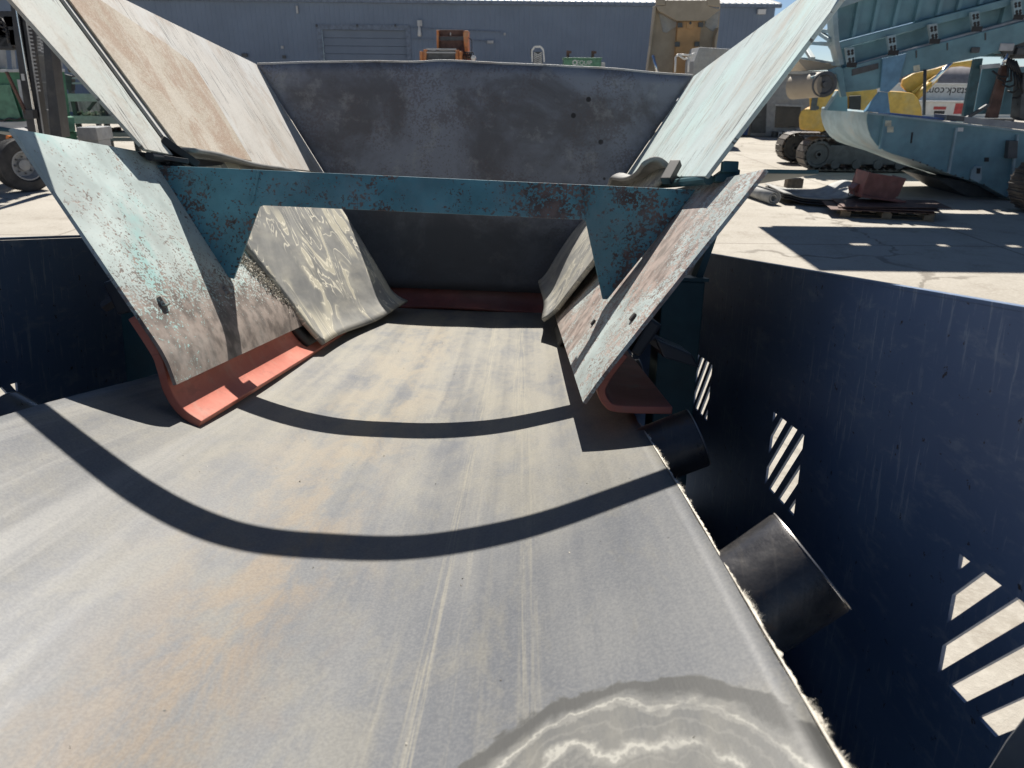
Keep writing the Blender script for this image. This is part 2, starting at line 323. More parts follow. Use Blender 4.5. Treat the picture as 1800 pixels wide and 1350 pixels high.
# ------------------------------------------------------------------ mesh helpers
BASE = {}
class MB:
    def __init__(s): s.v = []; s.f = []
    def add(s, vs, fs):
        o = len(s.v); s.v += [V(p) for p in vs]; s.f += [tuple(i+o for i in f) for f in fs]; return s
    def prism(s, poly, off):
        n = len(poly); a = [V(p) for p in poly]; off = V(off)
        return s.add(a + [p+off for p in a], [tuple(range(n))[::-1], tuple(range(n, 2*n))] + [(i, (i+1) % n, n+(i+1) % n, n+i) for i in range(n)])
    def box(s, a, b):
        (x0,y0,z0),(x1,y1,z1) = a, b
        return s.prism([(x0,y0,z0),(x1,y0,z0),(x1,y1,z0),(x0,y1,z0)], (0,0,z1-z0))
    def bar(s, p, q, w, h=None, up=(0,0,1)):
        p, q = V(p), V(q); d = (q-p).normalized(); h = h or w; u = V(up)
        if abs(d.dot(u)) > .98: u = V((0,1,0))
        x = d.cross(u).normalized(); y = x.cross(d)
        return s.prism([p + x*sx*w/2 + y*sy*h/2 for sx, sy in ((-1,-1),(1,-1),(1,1),(-1,1))], q-p)
    def cyl(s, p, q, r, n=20, r2=None):
        p, q = V(p), V(q); d = (q-p).normalized(); u = V((0,0,1)) if abs(d.z) < .9 else V((1,0,0))
        x = d.cross(u).normalized(); y = x.cross(d); r2 = r if r2 is None else r2
        c = [(math.cos(2*math.pi*i/n), math.sin(2*math.pi*i/n)) for i in range(n)]
        return s.add([p+(x*a+y*b)*r for a, b in c] + [q+(x*a+y*b)*r2 for a, b in c],
                     [tuple(range(n))[::-1], tuple(range(n, 2*n))] + [(i, (i+1) % n, n+(i+1) % n, n+i) for i in range(n)])
    def lathe(s, prof, p, d, n=28):
        """profile of (radius, distance along d)"""
        p, d = V(p), V(d).normalized(); u = V((0,0,1)) if abs(d.z) < .9 else V((1,0,0))
        x = d.cross(u).normalized(); y = x.cross(d); vs = []; m = len(prof)
        for i in range(n):
            a = 2*math.pi*i/n
            for r, h in prof: vs.append(p + d*h + (x*math.cos(a)+y*math.sin(a))*r)
        fs = [(i*m+j, i*m+(j+1) % m, ((i+1) % n)*m+(j+1) % m, ((i+1) % n)*m+j) for i in range(n) for j in range(m)]
        return s.add(vs, fs)
    def path(s, pts, r, n=8):
        for a, b in zip(pts, pts[1:]): s.cyl(a, b, r, n)
        return s
    def grid(s, fn, nu, nv):
        return s.add([fn(i/nu, j/nv) for j in range(nv+1) for i in range(nu+1)],
                     [(j*(nu+1)+i, j*(nu+1)+i+1, (j+1)*(nu+1)+i+1, (j+1)*(nu+1)+i) for j in range(nv) for i in range(nu)])
    def build(s, name, mat, parent=None, bevel=0, smooth=False, solid=0, loc=None, kind=None, label=None):
        me = bpy.data.meshes.new(name); base = V((0,0,0))
        if parent is not None: base = BASE[parent.name]
        elif loc is not None: base = V(loc)
        bm = bmesh.new(); vs = [bm.verts.new(p-base) for p in s.v]
        for f in s.f:
            try: bm.faces.new([vs[i] for i in f])
            except ValueError: pass
        bmesh.ops.recalc_face_normals(bm, faces=bm.faces)
        if bevel:
            es = [e for e in bm.edges if len(e.link_faces) == 2 and e.calc_face_angle(0) > .6 and e.calc_length() > bevel*2.5]
            bmesh.ops.bevel(bm, geom=es, offset=bevel, segments=2, affect='EDGES', profile=.6)
        bm.to_mesh(me); bm.free()
        me.materials.append(mat)
        if smooth:
            for p in me.polygons: p.use_smooth = True
        o = bpy.data.objects.new(name, me); COL.objects.link(o)
        if parent is not None: o.parent = parent
        else: o.location = base
        BASE[o.name] = base
        if solid:
            md = o.modifiers.new('thickness', 'SOLIDIFY'); md.thickness = solid; md.offset = 0
        if kind: o['kind'] = kind
        if label: o['label'] = label
        return o

def autosmooth(o, deg=35):
    for p in o.data.polygons: p.use_smooth = True
    o.data.set_sharp_from_angle(angle=R(deg))
    return o
def tag(o, label, cat, group=None):
    o['label'] = label; o['category'] = cat
    if group: o['group'] = group
    return o
def thing(name, label, cat, loc, group=None):
    o = bpy.data.objects.new(name, None); COL.objects.link(o); o.location = loc; o.empty_display_size = .2
    BASE[o.name] = V(loc); return tag(o, label, cat, group)
def machine(name, label, cat):
    o = bpy.data.objects.new(name, None); COL.objects.link(o); o.empty_display_size = .2
    o.matrix_world = Matrix.Translation(b2w(P0)) @ BW.to_4x4(); BASE[o.name] = P0.copy()
    return tag(o, label, cat)
def at(u, v, Y):
    """the place on the upright plane at distance Y that stands behind a spot of the photograph"""
    d = W @ V(((u-CX)/F, (v-CY)/F, 1)); return CAM + d*(Y/d.y)
def on_ground(u, v, z=0.):
    d = W @ V(((u-CX)/F, (v-CY)/F, 1)); return CAM + d*((z-CAMZ)/d.z)
def text_mesh(name, body, size, mat, parent, loc, rot, extrude=.004):
    cu = bpy.data.curves.new(name, 'FONT'); cu.body = body; cu.size = size; cu.extrude = extrude; cu.align_x = 'CENTER'; cu.align_y = 'CENTER'
    tmp = bpy.data.objects.new(name+'_tmp', cu); COL.objects.link(tmp)
    bpy.context.view_layer.update()
    me = bpy.data.meshes.new_from_object(tmp.evaluated_get(bpy.context.evaluated_depsgraph_get()))
    bpy.data.objects.remove(tmp); me.name = name
    me.materials.clear(); me.materials.append(mat)
    o = bpy.data.objects.new(name, me); COL.objects.link(o); o.parent = parent
    o.location = V(loc) - BASE[parent.name]; o.rotation_euler = rot; BASE[o.name] = BASE[parent.name]
    return o

# ================================================================== ground
g = MB()
gs = [-600, -200, -80, -40, -20, -10, 0, 10, 20, 40, 80, 200, 600]
g.add([(x, y, 0) for y in gs for x in gs], [(j*13+i, j*13+i+1, (j+1)*13+i+1, (j+1)*13+i) for j in range(12) for i in range(12)])
go = g.build('ground', MT['ground'], loc=(0,0,0)); go['kind'] = 'structure'

# ================================================================== building
def building():
    A, B = V((-48, 48.3, 0)), V((18.35, 51.7, 0))
    d = (B-A).normalized(); nrm = V((d.y, -d.x, 0))            # towards the camera
    cd_ = W @ V(((1363-CX)/F, (14-CY)/F, 1)); cor = CAM + cd_*((A-CAM).dot(nrm)/cd_.dot(nrm))   # right hand eave corner
    B = V((cor.x, cor.y, 0)); H = cor.z; L = (B-A).length
    t = thing('steel_building', 'long slate blue corrugated steel workshop across the back of the yard', 'building', A + d*(L/2))
    p_u = lambda u, v: (lambda dd: CAM + dd*(((A-CAM).dot(nrm))/dd.dot(nrm)))(W @ V(((u-CX)/F, (v-CY)/F, 1)))
    dl, dr = p_u(565, 52), p_u(713, 52)
    a0, a1, dz = (dl-A).dot(d), (dr-A).dot(d), dl.z
    # corrugated sheets
    prof = []; x = 0.; pitch = .305
    while x < L - pitch:
        prof += [(x, 0), (x+.21, 0), (x+.235, .014), (x+.28, .014)]; x += pitch
    prof.append((L, 0))
    def seg(x0, x1, z0, z1, mb):
        pr = [(x0, 0)] + [q for q in prof if x0 < q[0] < x1] + [(x1, 0)]
        vs = [A + d*px + nrm*h + V((0,0,z)) for z in (z0, z1) for px, h in pr]; n = len(pr)
        mb.add(vs, [(i, i+1, n+i+1, n+i) for i in range(n-1)])
    m = MB(); seg(0, a0-.12, 0, H, m); seg(a1+.12, L, 0, H, m); seg(a0-.12, a1+.12, dz+.12, H, m)
    m.build('wall', MT['siding'], t)
    m = MB(); e = A + d*L
    m.prism([e, e - nrm*42, e - nrm*42 + V((0,0,H)), e + V((0,0,H))], d*-.05); m.build('end_wall', MT['siding'], t)
    # trim, door
    o0 = nrm*.02
    m = MB()
    for x0, x1, z0, z1 in ((a0-.3, a0, 0, dz+.3), (a1, a1+.3, 0, dz+.3), (a0+.003, a1-.003, dz, dz+.3)):
        q = A + d*x0; m.prism([q+V((0,0,z0))-nrm*.1, q+nrm*.07+V((0,0,z0)), q+nrm*.07+d*(x1-x0)+V((0,0,z0)), q+d*(x1-x0)-nrm*.1+V((0,0,z0))], (0,0,z1-z0))
    m.build('door_frame', MT['trim'], t)
    dr_ = MB(); q = A + d*a0 - nrm*.16
    dr_.prism([q-nrm*.035, q+d*(a1-a0)-nrm*.035, q+d*(a1-a0)-nrm*.08, q-nrm*.08], (0,0,dz+.1)); dro = dr_.build('door', MT['door'], t)  # full-height backing added to stop sun leaking between the sections
    n = 11; hgt = dz/n
    for i in range(n):
        mb = MB(); z = i*hgt + .012
        mb.prism([q+nrm*.0+V((0,0,z)), q+nrm*.03+V((0,0,z+.008)), q+nrm*.03+V((0,0,z+hgt-.022)), q+V((0,0,z+hgt-.012)), q-nrm*.03+V((0,0,z+hgt-.012)), q-nrm*.03+V((0,0,z))], d*(a1-a0))
        mb.build('door_section', MT['door'], dro)
    # gutter and roof
    m = MB(); q = A - d*.3 + V((0,0,H))
    m.prism([q - nrm*.1, q+nrm*.28, q+nrm*.28+V((0,0,.2)), q-nrm*.1+V((0,0,.2))], d*(L+.6)); m.build('gutter', MT['trim'], t)
    rb = MB(); pr = []; x = -.3
    while x < L+.2: pr += [(x, 0), (x+.27, 0), (x+.30, .05), (x+.345, .05), (x+.375, 0)]; x += .405
    def rp(px, h, s): return A + d*px + nrm*(.32 - s) + V((0,0,H+.205 + h + s*.19))
    n = len(pr); rb.add([rp(px, h, s) for s in (0, 21) for px, h in pr], [(i, i+1, n+i+1, n+i) for i in range(n-1)])
    rb.build('roof', MT['roof'], t)
    # fixtures
    def fx(u, v, w, h, dep, name, mat):
        c = p_u(u, v); mb = MB(); c = c + nrm*.045
        mb.prism([c-d*w/2-V((0,0,h/2)), c+d*w/2-V((0,0,h/2)), c+d*w/2+V((0,0,h/2)), c-d*w/2+V((0,0,h/2))], nrm*dep)
        return mb.build(name, mat, t, bevel=.012)
    fx(738, 41, .30, .34, .14, 'junction_box', MT['lgrey'])
    b_ = p_u(737.5, 56) + nrm*.12; mb = MB(); mb.lathe([(.0,-.35),(.07,-.3),(.10,0),(.13,.18),(.09,.26),(0,.27)], b_, (0,0,-1), 14); mb.build('wall_lamp', MT['white'], t, smooth=True)
    fx(1337, 21, .5, .28, .22, 'wall_lamp', MT['white'])
    fx(862, 74, .40, .16, .2, 'wall_vent', MT['lgrey'])
    fx(887, 60, .12, .14, .1, 'camera_box', MT['lgrey'])
    fx(523, 17, .12, .42, .12, 'lamp_bracket', MT['lgrey'])
    fx(497, 83, .16, .16, .08, 'junction_box', MT['lgrey']); fx(500, 100, .22, .18, .1, 'socket_box', MT['dgrey'])
    fx(431, 97, .35, .2, .12, 'socket_box', MT['dgrey'])
    for u in (557, 628, 695):
        fx(u, 45, .1, .14, .1, 'rail_bracket', MT['dgrey'])
    cd = MB(); cd.bar(p_u(722, 49)+nrm*.06, p_u(880, 56)+nrm*.06, .05); cd.bar(p_u(722, 68)+nrm*.06, p_u(858, 72)+nrm*.06, .05); cd.build('conduit', MT['trim'], t)
building()

# ================================================================== the conveyor with its guards
def ramp_soft(a):
    a = abs(a); return a**3/(a*a + .217)
def lerp_k(S, ks):
    if S <= ks[0][0]: return ks[0][1]
    for (s0, a), (s1, b) in zip(ks, ks[1:]):
        if S <= s1:
            t = (S-s0)/(s1-s0); t = t*t*(3-2*t); return a + (b-a)*t
    return ks[-1][1]
def belt_N(X, S):
    c = lerp_k(S, [(.9, 0), (1.8, .022), (3.4, .095)])
    w = lerp_k(S, [(.9, .66), (1.8, .34), (3.4, .03)]) if X < 0 else lerp_k(S, [(.9, .39), (1.8, .26), (3.4, .03)])
    return c + w*ramp_soft(X)
EDGE_R = lambda S: lerp_k(S, [(.9, .572), (3.4, .60)])
EDGE_L = lambda S: -lerp_k(S, [(.9, .535), (1.8, .575), (3.4, .60)])

conv = machine('belt_conveyor', 'troughed grey feed conveyor belt running down between dark navy guards', 'conveyor')
mb = MB(); NS, NX = 110, 56
def bp(u, v):
    S = -.9 + v*4.75; x = EDGE_L(S) + u*(EDGE_R(S)-EDGE_L(S))
    n_ = belt_N(x, S) + .0022*mnoise.noise(V((x*6, S*2.5, 3)))
    # worn edge is slightly ragged
    if u in (0., 1.): x += .004*mnoise.noise(V((S*40, u*9, 1)))
    return V((x, S, n_ - .006))
mb.grid(bp, NX, NS)
belt = mb.build('conveyor_belt', MT['belt'], conv, smooth=True, solid=.012)
# frayed carcass threads along the right edge
fr = MB()
for i in range(24000):
    S = random.uniform(.02, 1.45)
    dens = .8 + .65*max(0, mnoise.noise(V((S*9, 0, 5)))+.3)
    if random.random() > dens: continue
    x = EDGE_R(S); p = V((x-.001, S, belt_N(x, S)-random.uniform(.002, .011)))
    L = random.uniform(.0025, .007)*(1.9 if mnoise.noise(V((S*16, 1, 9))) > .1 else .9)
    d = V((random.uniform(.3, 1), random.uniform(-1, 1), random.uniform(-.5, .7))).normalized()
    d2 = (d + V((random.uniform(-.6,.6), random.uniform(-.6,.6), random.uniform(-.6,.3)))).normalized()
    w = V((d.y, -d.x, .3)).normalized()*random.uniform(.0002, .00045)
    m_ = p + d*L*.55; e_ = m_ + d2*L*.5
    fr.add([p-w, p+w, m_+w*.8, m_-w*.8, e_], [(0,1,2,3), (3,2,4)])
fo = fr.build('frayed_threads', MT['fray'], belt); fo['kind'] = 'stuff'
# thick frayed lip right behind the threads
lip = MB()
def lipf(u, v):
    S = .0 + v*1.5; x = EDGE_R(S); a = u*math.pi
    k = .003 + .008*abs(mnoise.noise(V((S*70, u*3, 9)))) + .009*max(0, mnoise.noise(V((S*16, 1, 9))))
    return V((x - .001 + math.sin(a)*k, S, belt_N(x, S) - .006 + math.cos(a)*.0062))
lip.grid(lipf, 6, 900); lip.build('frayed_edge', MT['fray'], belt)

st_ = MB()
for i in range(80):
    S_ = random.uniform(.25, 3.2); x_ = random.uniform(-.45, .5); r_ = random.uniform(.0007, .0018)*(1+.25*S_)
    c_ = V((x_, S_, belt_N(x_, S_)+r_*.4)); q = [c_ + V((random.uniform(-1,1), random.uniform(-1,1), random.uniform(-.7,.7)))*r_ for _ in range(6)]
    st_.add(q, [(0,1,2),(0,2,3),(0,3,4),(1,2,4),(2,3,4),(0,1,4),(5,1,2),(5,3,4),(5,0,1)])
so_ = st_.build('loose_grit', MT['crust'], belt); so_['kind'] = 'stuff'
def roller(c, th, d, length, side=1):
    a = V((math.cos(th)*side, 0, math.sin(th))); m = MB(); r = d/2; cp = V(c)
    m.lathe([(r*.985, 0), (r, -.004), (r, -length), (0.012, -length), (.012, -.012), (r*.80, -.012), (r*.86, 0)], cp, a, 48)
    o = autosmooth(m.build('wing_roller', MT['steel'], conv))
    e = MB(); e.lathe([(r*.80, -.0115), (.02, -.03), (.018, -.03), (.018, -.008), (0, -.008), (0, -.05), (r*.8, -.05)], cp, a, 36)
    autosmooth(e.build('end_disc', MT['steel'], o))
    rim = MB(); rim.lathe([(r*1.0, .001), (r*.86, .001), (r*.86, .0025), (r*.99, .0025)], cp, a, 48); autosmooth(rim.build('rim', MT['cap'], o))
    b = MB(); q = cp - a*.0; b.box((q.x-.16*side-.02, q.y-.02, -.45), (q.x-.16*side+.02, q.y+.02, q.z-.22)); b.build('roller_bracket', MT['guard'], o)
roller((.680, .825, .137), R(41), .14, .30)
roller((.690, 1.45, .106), R(25), .127, .30)
roller((.70, 2.2, .07), R(18), .127, .30)
roller((-.68, 1.3, .13), R(30), .127, .3, -1)
for S in (.825, 1.45, 2.2):
    m = MB(); m.cyl((-.23, S, -.085), (.23, S, -.085), .064, 28); autosmooth(m.build('centre_roller', MT['steel'], conv))

def guard(x, sgn):
    S0, S1, N0, N1 = -.8, 4.0, -.6, .445
    bm = bmesh.new()
    def loop(pts):
        vs = [bm.verts.new((x, s, n)) for s, n in pts]
        return [bm.edges.new((vs[i], vs[(i+1) % len(vs)])) for i in range(len(vs))]
    es = []
    Q = V((.77, .64)).normalized(); T = V((-Q.y, Q.x))
    def clip(poly, nx, ny, c):
        out = []
        for i in range(len(poly)):
            a, b = poly[i], poly[(i+1) % len(poly)]; da, db = a[0]*nx+a[1]*ny-c, b[0]*nx+b[1]*ny-c
            if da <= 0: out.append(a)
            if da*db < 0: t = da/(da-db); out.append((a[0]+(b[0]-a[0])*t, a[1]+(b[1]-a[1])*t))
        return out
    inner = loop([(S0, N0), (S1, N0), (S1, N1), (S0, N1)])
    holes = []
    for cS in (.852, 1.634, 2.43, 3.3, .06, -.55):
        for k in range(-4, 5):
            q0 = .016 + k*.052; q1 = q0 + .029
            c = [Q*q0 - T*.3, Q*q0 + T*.3, Q*q1 + T*.3, Q*q1 - T*.3]; poly = [(p.x, p.y) for p in c]
            for nx, ny, cc in ((1,0,.100), (-1,0,.100), (0,1,.096), (0,-1,.096)):
                poly = clip(poly, nx, ny, cc)
                if len(poly) < 3: break
            if len(poly) < 3: continue
            ar = abs(sum(poly[i][0]*poly[(i+1) % len(poly)][1]-poly[(i+1) % len(poly)][0]*poly[i][1] for i in range(len(poly))))/2
            if ar < 4e-5: continue
            loop([(cS+p[0], p[1]) for p in poly])
    bmesh.ops.triangle_fill(bm, use_beauty=True, use_dissolve=False, edges=bm.edges[:], normal=(1,0,0))
    me = bpy.data.meshes.new('side_guard')
    for v in bm.verts: v.co -= P0
    bm.to_mesh(me); bm.free(); me.materials.append(MT['guard'])
    o = bpy.data.objects.new('side_guard', me); COL.objects.link(o); o.parent = conv; BASE[o.name] = P0.copy()
    md = o.modifiers.new('thickness', 'SOLIDIFY'); md.thickness = .006; md.offset = 0
    m = MB()
    m.box((x-.004, S0, N1+.0005), (x+.014*sgn, S1, N1+.0065)); m.build('guard_lip', MT['guard'], o)
    return o
guard(.95, 1); guard(-.95, -1)
m = MB(); m.box((-.945, -.8, -.61), (.945, 4.0, -.602)); m.build('belly_pan', MT['guard'], conv)
m = MB(); m.box((-.945, 3.99, -.60), (.945, 4.0, .10)); m.build('tail_sun_stop', MT['guard'], conv)  # unseen closure added to keep sun out beneath the belt
m = MB(); m.box((.700, 2.0, -.6), (.815, 2.115, .39)); po = m.build('frame_post', MT['tealdk'], conv, bevel=.004)
m = MB(); m.box((.692, 1.992, .3905), (.823, 2.123, .400)); m.build('cap_plate', MT['tealdk'], po)
m = MB(); m.prism([(.80, 2.05, .40), (.82, 2.05, .40), (.86, 2.05, .56), (.845, 2.05, .56)], (0, .06, 0)); m.build('brace', MT['tealdk'], po)
m = MB(); m.box((-.82, 2.0, -.6), (-.70, 2.115, .39)); m.build('frame_post', MT['tealdk'], conv, bevel=.004)
# frame rail beneath the belt edges
for x in (.72, -.72):
    m = MB(); m.box((x-.03, -.8, -.55), (x+.03, 3.9, -.43)); m.build('frame_rail', MT['tealdk'], conv, bevel=.004)
# return side of the belt
m = MB(); m.grid(lambda u, v: V((-.58+u*1.16, -.8+v*4.6, -.30)), 4, 10); m.build('return_belt', MT['belt'], conv, solid=.012)
m = MB(); m.cyl((-.62, 3.72, -.11), (.62, 3.72, -.11), .19, 36); autosmooth(m.build('tail_pulley', MT['steel'], conv))
# legs that stand the machine on the yard
w2b = lambda p: BW.transposed() @ (V(p) - CAM) + BELT_O
for x_ in (-.7, .7):
    for s_ in (-.4, 3.4):
        tp = b2w((x_, s_, -.612)); m = MB()
        m.bar(w2b(tp), w2b((tp.x, tp.y, .03)), .16, .16, (0, 1, 0)); m.bar(w2b((tp.x, tp.y, .029)), w2b((tp.x, tp.y, .002)), .34, .34, (0, 1, 0)); m.build('support_leg', MT['tealdk'], conv)
# grey sheet end at the bottom right corner of the picture
m = MB(); m.prism([(0.85, 0.6944, -0.0428), (0.85, 0.6781, 0.0086), (0.85, 0.6613, 0.0511), (0.85, 0.5813, 0.0811), (0.85, 0.4613, -0.048900000000000006), (0.85, 0.5944, -0.1928)], (.008, 0, 0)); m.build('inspection_plate', MT['grey'], conv, bevel=.002)

# ================================================================== front chute: side plates, cross member, red skirts
chute = machine('loading_chute', 'flared teal loading chute with rusty cross plate and red skirts over the belt', 'chute')
def sheet(path, th, S0, S1, side):
    """bent sheet: a path of (X,N) given a thickness to its outer side and run along S"""
    pts = [V((x, n)) for x, n in path]; off = []
    for i, p in enumerate(pts):
        a = pts[max(0, i-1)]; b = pts[min(len(pts)-1, i+1)]; d = (b-a).normalized(); off.append(p + V((d.y, -d.x))*th*side)
    poly = pts + off[::-1]
    m = MB(); n = len(poly)
    m.prism([(p.x, S0, p.y) for p in poly], (0, S1-S0, 0))
    return m
def fillet(path, r, i, n=5):
    a, b, c = V(path[i-1]), V(path[i]), V(path[i+1]); p, q = b+(a-b).normalized()*r, b+(c-b).normalized()*r
    arc = [tuple(p*(1-t)**2 + b*2*t*(1-t) + q*t*t) for t in [k/n for k in range(n+1)]]
    return path[:i] + arc + path[i+1:]
pl = [(-.692, .676), (-.420, .234), (-.404, .176)]
pl = fillet(pl, .035, 1)
oL = autosmooth(sheet(pl, .008, 1.45, 3.68, 1).build('side_plate', MT['plateL'], chute, label='pale mint side plate with flaked paint'), 25)
pr = [(.771, .650), (.478, .225), (.446, .172)]
pr = fillet(pr, .045, 1)
oR = autosmooth(sheet(pr, .008, 1.45, 3.68, -1).build('side_plate', MT['plateR'], chute, label='brown worn side plate facing left'), 25)
m = MB(); m.prism([(-.694, 1.452, .668), (-.694, 1.452, .676), (-.80, 1.452, .683), (-.80, 1.452, .675)], (0, 2.2, 0)); m.build('edge_flange', MT['tealdk'], oL, bevel=.002)
m = MB(); m.prism([(.773, 1.452, .642), (.773, 1.452, .650), (.875, 1.452, .652), (.875, 1.452, .644)], (0, 2.2, 0)); m.build('edge_flange', MT['tealdk'], oR, bevel=.002)
# cross member
m = MB(); S = 1.97
m.prism([(x, S, n) for x, n in [(-.678,.646),(.760,.633),(.545,.335),(.532,.335),(.474,.541),(.462,.545),(-.394,.552),(-.404,.548),(-.483,.352),(-.520,.366)]], (0, .010, 0))
cp = m.build('cross_plate', MT['teal'], chute, bevel=.0015)
m = MB(); m.prism([(-.672, S+.0105, .640), (.752, S+.0105, .627), (.752, S+.0105, .633), (-.672, S+.0105, .646)], (0, .075, 0)); m.build('top_flange', MT['teal'], cp, bevel=.001)
m = MB(); m.prism([(-.39, S+.0105, .553), (.46, S+.0105, .546), (.46, S+.0105, .552), (-.39, S+.0105, .559)], (0, .07, 0)); m.build('bottom_flange', MT['teal'], cp, bevel=.001)
# weld beads on the seams of the gussets
m = MB()
for a, b in (((-.42, .560), (-.40, .640)), ((.478, .552), (.465, .628))):
    n = 14
    for i in range(n):
        t0, t1 = i/n, (i+1)/n; p = V((a[0]+(b[0]-a[0])*t0, S-.001, a[1]+(b[1]-a[1])*t0)); q = V((a[0]+(b[0]-a[0])*t1, S-.001, a[1]+(b[1]-a[1])*t1))
        m.cyl(p, q, .0032+.0012*random.random(), 6)
m.build('weld_bead', MT['teal'], cp)
# square nuts and studs on the plates
def block(p, w, h, dirn, mat, parent, name='stud'):
    p = V(p); d = V(dirn).normalized(); x = V((0,1,0)); y = d.cross(x).normalized(); m = MB()
    m.prism([p+x*a*w/2+y*b*w/2 for a, b in ((-1,-1),(1,-1),(1,1),(-1,1))], d*h); m.build(name, mat, parent, bevel=.003)
nL = V((.869, 0, .495)); nR = V((-.824, 0, .566))
block((-.482, 1.455+.11, .333), .024, .012, nL, MT['plateL'], oL)
block((-.478, 1.905, .325), .022, .012, nL, MT['plateL'], oL)
block((.556, 1.56, .339), .020, .006, nR, MT['bolt'], oR)
block((.51, 1.95, .272), .018, .006, nR, MT['bolt'], oR)
# dried crust of fines by the flap
cr = MB()
for i in range(1100):
    S_ = random.gauss(2.13, .028); t = random.random()
    n_ = .41 - .16*t + random.gauss(0, .012); S_ += .16*t
    x_ = -.420 - (n_-.234)*.615 + .002; r_ = random.uniform(.0025, .006)
    c = V((x_, S_, n_)); q = [c + V((random.uniform(-1,1), random.uniform(-1,1), random.uniform(-1,1)))*r_ for _ in range(5)]
    cr.add(q, [(0,1,2),(0,2,3),(0,3,4),(1,2,4),(2,3,4),(0,1,4)])
co = cr.build('dried_fines', MT['crust'], oL); co['kind'] = 'stuff'

# red urethane skirts
def smooth_path(pts, n=6):
    out = []
    P_ = [V(p) for p in pts]
    for i in range(len(P_)-1):
        p0, p1, p2, p3 = P_[max(0,i-1)], P_[i], P_[i+1], P_[min(len(P_)-1,i+2)]
        for k in range(n):
            t = k/n; out.append(.5*((2*p1)+(-p0+p2)*t+(2*p0-5*p1+4*p2-p3)*t*t+(-p0+3*p1-3*p2+p3)*t**3))
    out.append(P_[-1]); return [tuple(p) for p in out]
sk = smooth_path([(-.491,.316), (-.4475,.240), (-.437,.205), (-.426,.157), (-.402,.118), (-.365,.092)])
def skirt(path, th, S0, S1, side, lift=None):
    pts = [V(p) for p in path]; n = len(pts); ns = 14; vs = []; off = []
    for i, p in enumerate(pts):
        a, b = pts[max(0,i-1)], pts[min(n-1,i+1)]; d = (b-a).normalized(); off.append(p + V((d.y, -d.x))*th*side)
    ring = pts + off[::-1]; k = len(ring); m = MB()
    for j in range(ns+1):
        S_ = S0 + (S1-S0)*j/ns
        for x, n_ in ring: vs.append((x, S_, n_ + (lift(S_, x) if lift else 0)))
    fs = [(j*k+i, j*k+(i+1) % k, (j+1)*k+(i+1) % k, (j+1)*k+i) for j in range(ns) for i in range(k)] + [tuple(range(k)), tuple(range(ns*k, ns*k+k))]
    return m.add(vs, fs)
autosmooth(skirt(sk, .018, 1.47, 3.6, 1).build('skirt', MT['red'], chute, bevel=0), 50)
skr = smooth_path([(.524,.276), (.491,.226), (.479,.190), (.493,.160), (.525,.145), (.640,.146)])
autosmooth(skirt(skr, .016, 1.48, 3.6, -1).build('skirt', MT['red'], chute), 50)
for o_ in [o for o in chute.children if o.name.startswith('skirt')]:
    md = o_.modifiers.new('edge', 'BEVEL'); md.width = .002; md.segments = 2; md.limit_method = 'ANGLE'; md.angle_limit = R(50)
# clamp bars holding the skirts
m = MB(); m.prism([(-.572, 1.50, .378), (-.548, 1.50, .386), (-.505, 1.50, .322), (-.545, 1.50, .310)], (0, 1.2, 0)); c1 = m.build('clamp_bar', MT['blackpaint'], chute, bevel=.006)
m = MB(); m.prism([(.585, 1.52, .345), (.612, 1.52, .330), (.570, 1.52, .258), (.548, 1.52, .270)], (0, 1.2, 0)); c2 = m.build('clamp_bar', MT['blackpaint'], chute, bevel=.006)
for k in range(3):
    m = MB(); s_ = 1.55+k*.3; m.cyl((.59, s_, .30), (.635, s_, .272), .013, 6); m.build('bolt', MT['bolt'], c2)
    m = MB(); m.cyl((-.56, s_, .345), (-.60, s_, .32), .013, 6); m.build('bolt', MT['bolt'], c1)
m = MB(); m.prism([(.60, 1.52, .30), (.68, 1.52, .27), (.70, 1.52, .24), (.62, 1.52, .26)], (0, .12, 0)); m.build('clamp_bracket', MT['blackpaint'], chute, bevel=.004)

# ================================================================== feed hopper
hop = machine('feed_hopper', 'open steel feed hopper with tall flared wings and a curved rear plate', 'hopper')
wl_ = lambda S, N: V((-.338 - .649*(N-.205), S, N))             # left wall plane
wr_ = lambda S, N: V((.445 + .621*(N-.206), S, N))               # right wall plane
NLp = V((-.839, 0, -.544)); NRp = V((.85, 0, -.527))              # outwards
def wallplate(pts, fn, nout, th, name, mat, bevel=.0015, inset=0., label=None):
    m = MB(); m.prism([fn(s, n) - nout*inset for s, n in pts], nout*th); return m.build(name, mat, hop, bevel=bevel, label=label)
wallplate([(1.861,.677),(2.005,.676),(1.925,1.135),(1.585,1.17),(1.70,.968)], wl_, NLp, .009, 'wing_strip', MT['wingL'], label='narrow pale strip plate, left wing')
wallplate([(2.035,.676),(3.642,.735),(3.648,1.222),(2.42,1.165),(1.955,1.137)], wl_, NLp, .009, 'wing_plate', MT['wingB'], label='wide rust streaked plate, left wing')
lin = wallplate([(2.055,.70),(2.62,.705),(2.668,1.028),(2.51,1.058),(2.0,1.125),(1.975,1.10)], wl_, NLp, .006, 'liner_sheet', MT['liner'], inset=.0075, label='tan rust stained liner sheet')
# joint strip behind the gap
wallplate([(1.985,.66),(2.06,.66),(1.975,1.135),(1.90,1.135)], wl_, NLp, .012, 'joint_strip', MT['blackpaint'], inset=-.012)
wr = wallplate([(1.72,.651),(3.40,.750),(3.642,.735),(3.648,1.236),(2.176,1.157),(1.55,1.12),(1.626,1.003)], wr_, NRp, .010, 'wing_plate', MT['wingR'], label='pale mint scratched plate, right wing')
# brace tube between the wing tops
m = MB(); m.cyl((-1.02, 1.765, 1.20), (1.06, 1.70, 1.20), .040, 32); autosmooth(m.build('brace_tube', MT['teal'], hop))
